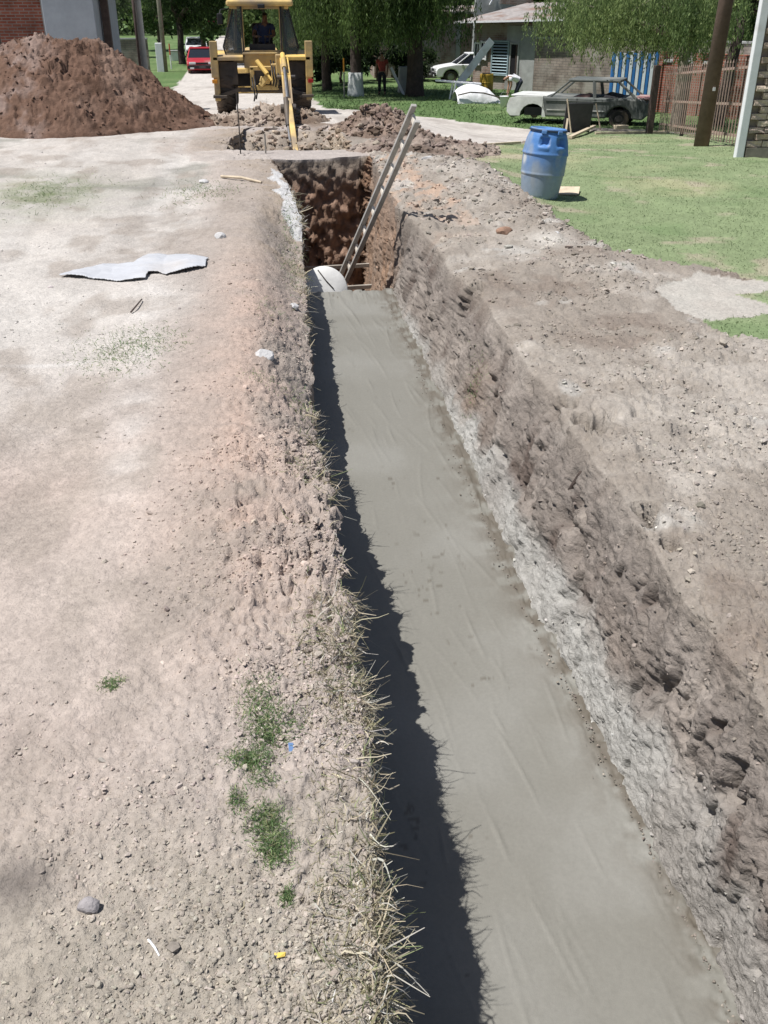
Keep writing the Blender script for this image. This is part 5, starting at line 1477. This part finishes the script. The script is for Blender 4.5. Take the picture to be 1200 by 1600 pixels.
def pole(name, p, r0, r1, h, m, label, cat='pole', lean=(0, 0), cross=False, group=None):
    r = empty(name, p, 0, label, cat, group)
    MB().tube([(0, 0, -.3), (lean[0] * .5, lean[1] * .5, h * .5), (lean[0], lean[1], h)], [r0, (r0 + r1) / 2, r1], 14).build('shaft', m, r, smooth=True)
    if cross:
        MB().box((lean[0], lean[1] - .1, h - .5), (1.6, .09, .11)).build('crossarm', M_WOODD, r, bevel=.01)
        for dx in (-.65, -.25, .25, .65): MB().lathe([(.015, 0), (.015, .08), (.04, .09), (.045, .15), (.02, .19)], 10, Matrix.Translation((lean[0] + dx, lean[1] - .1, h - .45))).build('insulator', M_WHT, r, smooth=True)
    return r


po = pole('utility_pole', spot(1095, 228), .145, .11, 7.5, mat('brown_pole_wood', (.15, .105, .085), .85, .25, 5, .5, bscale=30), 'thick brown wooden utility pole on the lawn before the picket fence', lean=(.18, 0), cross=True)
MB().box((.03, -.135, 1.02), (.05, .02, .06)).build('metal_tag', M_WHT, po)
p = at(228, 120, 0); pole('utility_pole', (p[0] * 34 / p[1], 34, -.8), .11, .09, 8, M_CONCP, 'pale round pole rising behind the right slope of the earth heap', cross=True)
p = at(221, 120, 0); pole('fence_post', (p[0] * 36 / p[1], 36, -.8), .05, .05, 4.4, M_WOODD, 'thin dark post just left of the pale pole', cat='post')
p = spot(259, 112); pole('utility_pole', p, .13, .11, 8, M_BARKP, 'slim brownish pole by the roadside left of the street tree', cross=True)
p = spot(252, 112); tag(MB().box((0, 0, .7), (.38, .35, 1.5)).build('gate_pillar', M_WHT, None, p, bevel=.02), 'white gate pillar beside the slim brownish pole', 'pillar')
p = spot(207, 112); w_, _l = wall_between('boundary_wall', (p.x - 1.2, p.y + 1, -.9), (p.x + .9, p.y + 1.0, -.9), 1.7, .2, MB_GREY, 'far low brown wall beneath the distant white car', coping=M_REND)
for u, v, hh, rr_, m_, lb in ((376, 241, .98, .010, M_DK, 'thin dark rod standing in the light soil before the digger'), (415, 240, .36, .014, M_WOODG, 'short grey peg in front of the rubble under the digger')):
    p = spot(u, v, .05); tag(MB().tube([(0, 0, 0), (.005, 0, hh * .5), (.0, 0, hh)], rr_, 8).build('marker_rod', m_, None, p), lb, 'rod')
p = spot(268, 108); s_ = empty('marker_stake', p, 0, 'slim red and white stake on the grass left of the red car', 'stake')
MB().tube([(0, 0, -.1), (0, 0, .75)], .035, 8).build('white_length', M_WHT, s_); MB().tube([(0, 0, .75), (0, 0, 1.35)], .035, 8).build('red_length', mat('red_stake_paint', (.5, .06, .04), .6, .1, 5, 0), s_)
p = spot(538, 152); s_ = empty('marker_stake', p, 0, 'slim stake with an orange tip left of the whitewashed willow', 'stake')
MB().tube([(0, 0, -.1), (0, 0, .9)], .03, 8).build('pale_length', M_WOODG, s_); MB().tube([(0, 0, .9), (0, 0, 1.4)], .03, 8).build('orange_length', M_ORG, s_)
p = spot(277, 95); s_ = empty('gas_meter_box', p, 0, 'small white box on a pale slab at the left road edge', 'box'); MB().box((0, 0, .3), (.9, .5, .6)).build('box_body', M_WHT, s_, bevel=.03); MB().box((0, 0, .63), (1.0, .6, .07)).build('box_lid', M_REND, s_, bevel=.02)

# ------------------------------------------------------------ the blue drum
dp = spot(842, 308); dr = empty('plastic_drum', dp - Vector((0, 0, .02)), math.radians(12), 'blue plastic drum smeared with cement dust standing at the lawn edge', 'drum')
dr.scale = (.96, .96, .9); dr.rotation_euler = (math.radians(-1), math.radians(4.5), math.radians(0))
prof = [(0, .0), (.215, .0), (.236, .02), (.244, .05), (.262, .20), (.274, .315), (.284, .325), (.286, .34), (.282, .352), (.286, .48), (.286, .575), (.296, .585), (.298, .60), (.292, .612), (.278, .70), (.262, .78), (.243, .84), (.226, .872), (.220, .885)]
zs = []; PR = []
for i in range(len(prof) - 1):
    k = max(1, int(abs(prof[i + 1][1] - prof[i][1]) / .015))
    for j in range(k): t = j / k; PR.append((prof[i][0] * (1 - t) + prof[i + 1][0] * t, prof[i][1] * (1 - t) + prof[i + 1][1] * t))
PR.append(prof[-1]); nD = 96
PR = np.array(PR); th = np.linspace(0, 2 * np.pi, nD, endpoint=False)
Rg = np.repeat(PR[:, :1], nD, 1); Zg = np.repeat(PR[:, 1:], nD, 1); Tg = np.repeat(th[None], len(PR), 0)
for tc_ in (-1.98, -1.08, .9, 2.3):
    da = (Tg - tc_ + np.pi) % (2 * np.pi) - np.pi
    pocket = smst(.24, .19, np.abs(da)) if False else (1 - smst(.19, .25, np.abs(da))) * (1 - smst(.042, .058, np.abs(Zg - .755)))
    Rg = Rg - .06 * pocket + .012 * (1 - smst(.19, .3, np.abs(da))) * (1 - smst(.02, .05, np.abs(Zg - .69)))
Rg = Rg * (1 + .004 * np.sin(3 * Tg + 4 * Zg))
V_ = np.stack([Rg * np.cos(Tg), Rg * np.sin(Tg), Zg], -1); ii = np.arange(len(PR) * nD).reshape(-1, nD)
Q_ = np.stack([ii[:-1], np.roll(ii[:-1], -1, 1), np.roll(ii[1:], -1, 1), ii[1:]], -1).reshape(-1, 4)
me = np_mesh('drum_body', V_.reshape(-1, 3), Q_, True)
dn = fbm(V_[..., 0], V_[..., 1], V_[..., 2] * .5, 7, 4, 801); d2 = fbm(V_[..., 0], V_[..., 1], V_[..., 2] * .25, 12, 3, 802)
col = np.zeros(Zg.shape + (3,)) + C(.075, .20, .46)
col = mixc(col, C(.27, .32, .35), np.clip(smst(.62, .10, Zg + .12 * dn) if False else (1 - smst(.2, .72, Zg + .16 * dn)) * .85, 0, 1))
col = mixc(col, C(.30, .33, .34), np.clip(smst(.05, .5, d2) * .55 + smst(.3, .5, dn) * .4, 0, .8))
spl = np.exp(-(((Tg - 3.35) / .13) ** 2 + ((Zg - .52) / .05) ** 2) * (1 + dn)) + np.exp(-(((Tg - 3.3) / .2) ** 2 + ((Zg - .32) / .02) ** 2))
col = mixc(col, C(.55, .57, .55), np.clip(spl * 1.5, 0, 1))
setattr_col(me, col.reshape(-1, 3))
link('drum_body', me, mat('blue_drum_plastic', (1, 1, 1), .5, .08, 20, .1, spec=.35, attr='albedo'), dr)
M_BLUEP = mat('blue_lid_plastic', (.085, .20, .42), .5, .2, 10, .05, dirt=(.25, .28, .30), dirt_amt=.25)
MB().lathe([(.17, .866), (.222, .868), (.234, .876), (.236, .905), (.226, .918), (.205, .915), (.20, .895), (.0, .893)], 40, cap=False).build('lid', M_BLUEP, dr, smooth=True)
MB().lathe([(.236, .878), (.246, .882), (.246, .902), (.236, .906)], 40, cap=False).build('clamp_ring', mat('dark_ring', (.03, .05, .09), .5, .2, 8, .1), dr, smooth=True)
for a in (-2.05, -1.2): MB().box((.243 * math.cos(a), .243 * math.sin(a), .875), (.07, .035, .05), rot=(0, 0, a + math.pi / 2)).build('clamp_lug', M_BLUEP, dr, bevel=.01)
p = spot(880, 305)
bd = MB().box((.03, .0, .035), (.42, .30, .018), rot=(.16, -.03, -.35)); tag(bd.build('board', M_WOODP, None, p + Vector((0, .12, .0))), 'pale flat board lying on the grass against the blue drum', 'board')

# ------------------------------------------------------------ ladder
A = Vector(at(531, 432, -1.1)); Cc = Vector(at(607, 259, .12)); 
Cc = Vector((A.x + (Cc.x - A.x), Cc.y - .55, .12)); Cc = Vector(at(606, 259, .55))
dv = (Cc - A).normalized(); foot = A + dv * ((-2.12 - A.z) / dv.z)
tpz = Cc
# top end: the point of that line seen at the photograph's ladder top
best = min((abs((lambda q: (q[0] - .0))((0,))), 0) for _ in (0,))
def vpix(P):
    f = Vector((math.sin(YAW) * math.cos(PITCH), math.cos(YAW) * math.cos(PITCH), -math.sin(PITCH))); dn_ = Vector((-math.sin(YAW) * math.sin(PITCH), -math.cos(YAW) * math.sin(PITCH), -math.cos(PITCH)))
    q = P - Vector((0, 0, CAM_H)); return 800 + FPX * q.dot(dn_) / q.dot(f)
Ln_ = 2.0
while vpix(foot + dv * Ln_) > 166 and Ln_ < 7: Ln_ += .02
sidev = Vector((.2, -.98, 0)); sidev = (sidev - dv * sidev.dot(dv)).normalized()
ld = empty('ladder', foot, 0, 'grey wooden ladder leaning out of the deep end of the trench', 'ladder')
M_LAD = mat('weathered_ladder_wood', (.40, .385, .36), .8, .2, 8, .3, bscale=50); M_RUNG = mat('pale_ladder_rung', (.66, .60, .52), .75, .15, 10, .2)
wd2 = .20
nrm = dv.cross(sidev).normalized()
MB().beam((0, 0, 0), dv * Ln_, .036, .06, up=nrm).build('rail', M_LAD, ld, bevel=.006)
MB().beam(sidev * wd2, sidev * wd2 + dv * Ln_, .036, .06, up=nrm).build('rail', M_LAD, ld, bevel=.006)
k = 0; t = Ln_ - .13
while t > .15:
    MB().beam(dv * t + sidev * .024 + nrm * .022, dv * t + sidev * (wd2 - .024) + nrm * .022, .055, .035, up=nrm).build('rung', M_RUNG, ld, bevel=.004); t -= .40
# white disc at the end of the concrete, struts across the pit
pc = Vector(at(508, 455, -.76)); pc.y += .06
M_DISC = mat('white_cast_disc', (.66, .66, .64), .7, .08, 8, .2, dirt=(.4, .37, .33), dirt_amt=.2)
nv = Vector((.12, -.90, .42)).normalized()
Md = Matrix.Translation(pc) @ nv.to_track_quat('Z', 'Y').to_matrix().to_4x4()
ds = empty('pipe_cap', (0, 0, 0), 0, 'round white disc at the far end of the fresh concrete', 'pipe cap')
MB().lathe([(0, -.05), (.268, -.05), (.275, -.035), (.275, .0), (.262, .014), (.12, .024), (0, .028)], 48, Md, cap=False).build('disc', M_DISC, ds, smooth=True)
MB().tube([Md @ Vector((-.06, .23, .02)), Md @ Vector((.02, .10, .034)), Md @ Vector((.10, .0, .032))], .006, 6).build('wire', M_DK, ds)
pit = empty('pit_struts', (0, 0, 0), 0, 'grey wooden struts across the bottom of the deep pit', 'struts')
for y0_, z_ in ((14.9, -1.52), (14.2, -1.68), (13.6, -1.80), (12.9, -1.78)):
    MB().beam((.15, y0_, z_), (1.65, y0_ + .1, z_ + .02), .05, .06).build('strut', M_WOODG, pit, bevel=.005)

# ------------------------------------------------------------ things lying on the ground
def sheet(name, pts, m, label, cat, lift=.012, fold=.03, res=.014, seed=900):
    P = poly(pts); lo = P.min(0) - .05; hi = P.max(0) + .05
    xs = np.arange(lo[0], hi[0], res * .5); ys = np.arange(lo[1], hi[1], res)
    X_, Y_ = np.meshgrid(xs, ys); ins = in_poly(X_ + .04 * fbm(X_, Y_, 0 * X_, 4, 3, seed), Y_ + .06 * fbm(X_, Y_, 0 * X_, 4, 3, seed + 1), P)
    Z_ = undulate(X_, Y_) + lift + fold * np.abs(fbm(X_, Y_ * .6, 0 * X_, 2.5, 3, seed + 2)) * 1.5 + .4 * fold * ridged(X_ * .7, Y_, 0 * X_, 5, 2, seed + 3)
    G = np.stack([X_, Y_, Z_], -1).reshape(-1, 3); ii = np.arange(X_.size).reshape(X_.shape)
    Q = np.stack([ii[:-1, :-1], ii[:-1, 1:], ii[1:, 1:], ii[1:, :-1]], -1); q = Q[ins[:-1, :-1]]
    used = np.unique(q); rm = np.zeros(X_.size, int); rm[used] = np.arange(len(used))
    me = np_mesh(name, G[used], rm[q], True); o = link(name, me, m); s_ = o.modifiers.new('thick', 'SOLIDIFY'); s_.thickness = .006; s_.offset = -1
    return tag(o, label, cat)


M_SHEET = mat('white_plastic_sheet', (.46, .47, .49), .45, .08, 4, .3, spec=.4, dirt=(.45, .42, .39), dirt_amt=.2, bscale=14, bdist=.02)
sheet('plastic_sheet', [(92, 430), (112, 421), (150, 417), (205, 413), (225, 404), (245, 398), (272, 402), (300, 409), (326, 411), (320, 424), (290, 429), (255, 434), (243, 428), (228, 428), (222, 437), (185, 438), (140, 435)], M_SHEET, 'crumpled white plastic sheet lying on the pale ground at left', 'plastic sheet', fold=.028)
tag(MB().tube([Vector(spot(346, 279)) + Vector((0, 0, .03)), Vector(spot(378, 283)) + Vector((0, 0, .045)), Vector(spot(409, 289)) + Vector((0, 0, .03))], [.018, .02, .016], 8).build('stick', M_WOODP, None), 'straight pale stick on the bank left of the deep pit', 'stick')
tag(MB().tube([Vector(spot(205, 490)) + Vector((0, 0, .015)), Vector(spot(222, 472)) + Vector((0, 0, .02))], [.008, .006], 6).build('twig', M_WOODD, None), 'thin dark twig below the white plastic sheet', 'twig')


def stone(name, p, size, m, label, cat, seed, sub=3, sq=.7, rot=0):
    bm = bmesh.new(); bmesh.ops.create_icosphere(bm, subdivisions=sub, radius=1)
    V = np.array([v.co[:] for v in bm.verts]); r2_ = np.random.default_rng(seed)
    for k in range(9):      # knock flats off the lump
        nn = unit(r2_.standard_normal((1, 3)))[0]; dd_ = V @ nn; c = r2_.uniform(.55, .85); V = V - np.clip(dd_ - c, 0, 9)[:, None] * nn[None] * .9
    V = V * (1 + .05 * fbm(V[:, 0], V[:, 1], V[:, 2], 3, 3, seed))[:, None] * np.array(size)[None]
    for v_, c in zip(bm.verts, V): v_.co = c
    me = bpy.data.meshes.new(name); bm.to_mesh(me); bm.free(); me.polygons.foreach_set('use_smooth', [False] * len(me.polygons))
    o = link(name, me, m, None, p + Vector((0, 0, size[2] * .15))); o.rotation_euler = (0, 0, rot)
    return tag(o, label, cat)


M_STN = mat('grey_stone', (.29, .27, .27), .9, .25, 30, .5, bscale=90); M_LIMEST = mat('white_rubble', (.47, .465, .46), .85, .15, 20, .5, bscale=60)
stone('rock', spot(140, 1420), (.034, .030, .030), M_STN, 'single grey rock on the dusty ground at lower left', 'rock', 5)
stone('cement_lump', spot(411, 560), (.08, .075, .07), M_LIMEST, 'white lump of cement beside the left lip of the trench', 'lump', 6)
stone('cement_lump', spot(344, 373), (.065, .06, .055), M_LIMEST, 'white lump right of and above the white plastic sheet', 'lump', 7)
stone('cement_lump', spot(318, 285), (.075, .09, .04), M_LIMEST, 'white lump left of the pale stick', 'lump', 8)
stone('cement_lump', spot(869, 366), (.04, .045, .03), M_LIMEST, 'white lump on the soil ridge below the blue drum', 'lump', 9)
stone('cement_lump', spot(668, 256), (.10, .05, .055), M_LIMEST, 'flat white block right of the ladder top', 'lump', 10)
stone('cement_lump', spot(982, 391), (.035, .03, .02), M_LIMEST, 'small white lump at the lower edge of the lawn', 'lump', 11)
stone('clay_lump', spot(788, 364), (.10, .09, .07), mat('ochre_clay', (.27, .17, .12), .95, .2, 20, .5), 'ochre clay lump on the soil ridge left of the lawn', 'lump', 12)
stone('cement_lump', spot(458, 480), (.05, .09, .03), M_LIMEST, 'thin white flake on the left lip by the concrete end', 'lump', 13)
M_LEAFY = mat('yellow_leaf', (.62, .46, .10), .7, .1, 40, .1); M_BSC = mat('blue_plastic_scrap', (.15, .25, .45), .5, .1, 30, .1)
p = spot(437, 1497); b = MB(); P = [(-.016, -.004, .006), (-.004, -.009, .010), (.014, -.004, .007), (.016, .004, .012), (.0, .009, .006), (-.012, .006, .011)]
b.add(P + [(a, c, d - .0015) for a, c, d in P], [tuple(range(6)), tuple(range(11, 5, -1))] + [(i, 6 + i, 6 + (i + 1) % 6, (i + 1) % 6) for i in range(6)]); tag(b.build('yellow_leaf', M_LEAFY, None, p + Vector((0, 0, .004))), 'small yellow leaf among the pebbles near the bottom', 'leaf')
p = spot(455, 1172); tag(MB().box((0, 0, .012), (.016, .03, .003), rot=(.5, .3, .2)).build('blue_scrap', M_BSC, None, p), 'tiny blue plastic scrap in the dry grass by the trench', 'scrap')
p = spot(243, 1486); tag(MB().tube([p + Vector((-.02, .03, .008)), p + Vector((0, 0, .012)), p + Vector((.012, -.02, .006))], [.003, .003, .002], 6).build('straw', M_WHT, None), 'short white straw among the pebbles at lower left', 'straw')
# long smooth gouge in the right wall: a root
p0 = Vector(at(908, 738, -.12)); p1 = Vector(at(873, 822, -.55))
tag(MB().tube([p0, p0.lerp(p1, .4) + Vector((-.03, 0, 0)), p0.lerp(p1, .8) + Vector((-.02, 0, 0)), p1], [.012, .014, .011, .006], 8).build('root', M_BARKD, None, smooth=True), 'dark straight root in the right wall of the trench', 'root')

# ------------------------------------------------------------ clutter on the verge
p = spot(715, 156); bn = empty('plank_bench', p, math.radians(-8), 'rough white plank bench in front of the white hatchback', 'bench')
MB().box((0, 0, .62), (1.75, .28, .06), rot=(0, .07, 0)).build('plank', M_WHT, bn, bevel=.01)
for xx, yy0 in ((-.15, -.08), (.55, -.1), (-.25, .12), (.6, .12)): MB().beam((xx - .06, yy0, -.02), (xx + .05, yy0, .60), .06).build('leg', M_WHT, bn)
p = spot(745, 160)
M_TARP = mat('white_tarpaulin', (.70, .71, .72), .6, .1, 4, .4, bscale=9, bdist=.03, dirt=(.4, .4, .38), dirt_amt=.2)
bu = empty('covered_bundle', p, 0, 'white tarpaulin covered bundle on the grass right of the plank bench', 'bundle')
xs = np.linspace(-.85, .95, 70); ys = np.linspace(-.6, .6, 46); X_, Y_ = np.meshgrid(xs, ys)
h_ = .72 * np.clip(1 - (np.abs(X_ + .1) / .95) ** 2.2, 0, 1) ** .6 * np.clip(1 - (np.abs(Y_) / .6) ** 2.6, 0, 1) ** .55 * (1 - .28 * (X_ + .85) / 1.8) + .07 * fbm(X_, Y_, 0 * X_, 3, 4, 951) - .05
ii = np.arange(X_.size).reshape(X_.shape); o = link('tarpaulin', np_mesh('tarpaulin', np.stack([X_, Y_, h_], -1).reshape(-1, 3), np.stack([ii[:-1, :-1], ii[:-1, 1:], ii[1:, 1:], ii[1:, :-1]], -1).reshape(-1, 4), True), M_TARP, bu)
MB().tube([(-.85, -.57, .3), (-.4, -.63, .40), (.1, -.64, .37), (.5, -.6, .27), (.85, -.45, .16)], .025, 6).build('rope', M_DK, bu)
p = spot(733, 150); a = p + Vector((-.45, .3, .35)); b_ = Vector(at(762, 82, .75)); b_ = p + Vector((.95, .55, 2.0))
tag(MB().beam(a, b_, .30, .05, up=(.2, -1, 0)).build('leaning_panel', M_WHT, None, bevel=.01), 'long narrow white panel leaning up beside the tarpaulin bundle', 'panel')
p = spot(759, 143); yb = empty('yellow_barrel', p + Vector((.1, .4, 0)), 0, 'dirty yellow barrel in front of the slatted shutter', 'barrel')
MB().lathe([(0, 0), (.28, 0), (.29, .03), (.29, .3), (.30, .31), (.30, .34), (.29, .35), (.29, .62), (.28, .66), (0, .66)], 24, cap=False).build('barrel_body', mat('dirty_yellow', (.50, .33, .05), .6, .2, 6, .1, dirt=(.2, .12, .06), dirt_amt=.4), yb)
MB().lathe([(.2, .66), (.2, .69), (.0, .69)], 20, cap=False).build('barrel_lid', M_DK, yb)
p = spot(787, 167); bg_ = empty('white_bucket', p, 0, 'white bucket on the grass under the hands of the bending man', 'bucket')
MB().lathe([(0, 0), (.12, 0), (.155, .34), (.165, .345), (.165, .36), (.145, .36), (.115, .02), (0, .02)], 24, cap=False).build('bucket_body', M_WHT, bg_, smooth=True)
MB().tube([(-.155, 0, .34), (-.10, .0, .46), (0, 0, .50), (.10, 0, .46), (.155, 0, .34)], .006, 6).build('bail', M_STEEL, bg_)
p = spot(618, 148); lp = empty('white_plank', p, 0, 'white plank leaning by the willow right of the person in red', 'plank'); MB().beam((.35, 0, -.02), (-.15, .3, 1.0), .10, .03, up=(0, 1, 0)).build('plank', M_WHT, lp)
p = spot(632, 146); tag(MB().box((0, .2, .5), (.5, .4, 1.0), taper=(.85, .85)).build('cement_block', M_REND, None, p, bevel=.05), 'pale grey block beside the thick willow trunk', 'block')
# dark board, sticks and planks before the stripped saloon
p = spot(903, 207); tag(MB().box((0, .12, .32), (.72, .04, .80), rot=(.22, 0, 0)).build('dark_board', mat('dark_sheet_metal', (.045, .046, .05), .6, .2, 6, .1), None, p), 'dark sheet leaning in front of the stripped saloon', 'board')
for (u0, v0), (dx, hh), lb in (((893, 208), (-.16, .85), 'thin pale stick leaning on the dark sheet'), ((939, 203), (-.18, .70), 'thin pale stick standing right of the dark sheet'), ((883, 212), (.06, .42), 'short pale stake left of the dark sheet')):
    p = spot(u0, v0, .04); tag(MB().beam(p, p + Vector((dx, .1, hh)), .045, .03).build('wooden_stake', M_WOODP, None), lb, 'stake')
p = Vector(spot(890, 218)); q = Vector(spot(928, 203)); tag(MB().beam(p + Vector((0, 0, .04)), q + Vector((0, 0, .10)), .10, .05).build('plank', M_WOODP, None), 'pale plank lying at a slant on the upper lawn edge', 'plank')
p = Vector(spot(930, 210)); q = Vector(spot(1045, 208)); tag(MB().beam(p + Vector((0, 0, .03)), q + Vector((0, 0, .03)), .09, .05).build('plank', M_WOODP, None), 'long pale plank along the upper lawn edge', 'plank')
p = spot(969, 205); tag(MB().box((0, 0, .10), (.36, .2, .10), rot=(0, 0, .2)).build('wood_block', M_WOODP, None, p, bevel=.01), 'small pale block lying on the long plank', 'block')
p = Vector(spot(780, 232)); q = Vector(spot(812, 226)); tag(MB().beam(p + Vector((-.9, 0, .04)), q + Vector((0, 0, .04)), .06, .04).build('plank', M_WOODP, None), 'thin pale plank on the road edge left of the blue drum', 'plank')
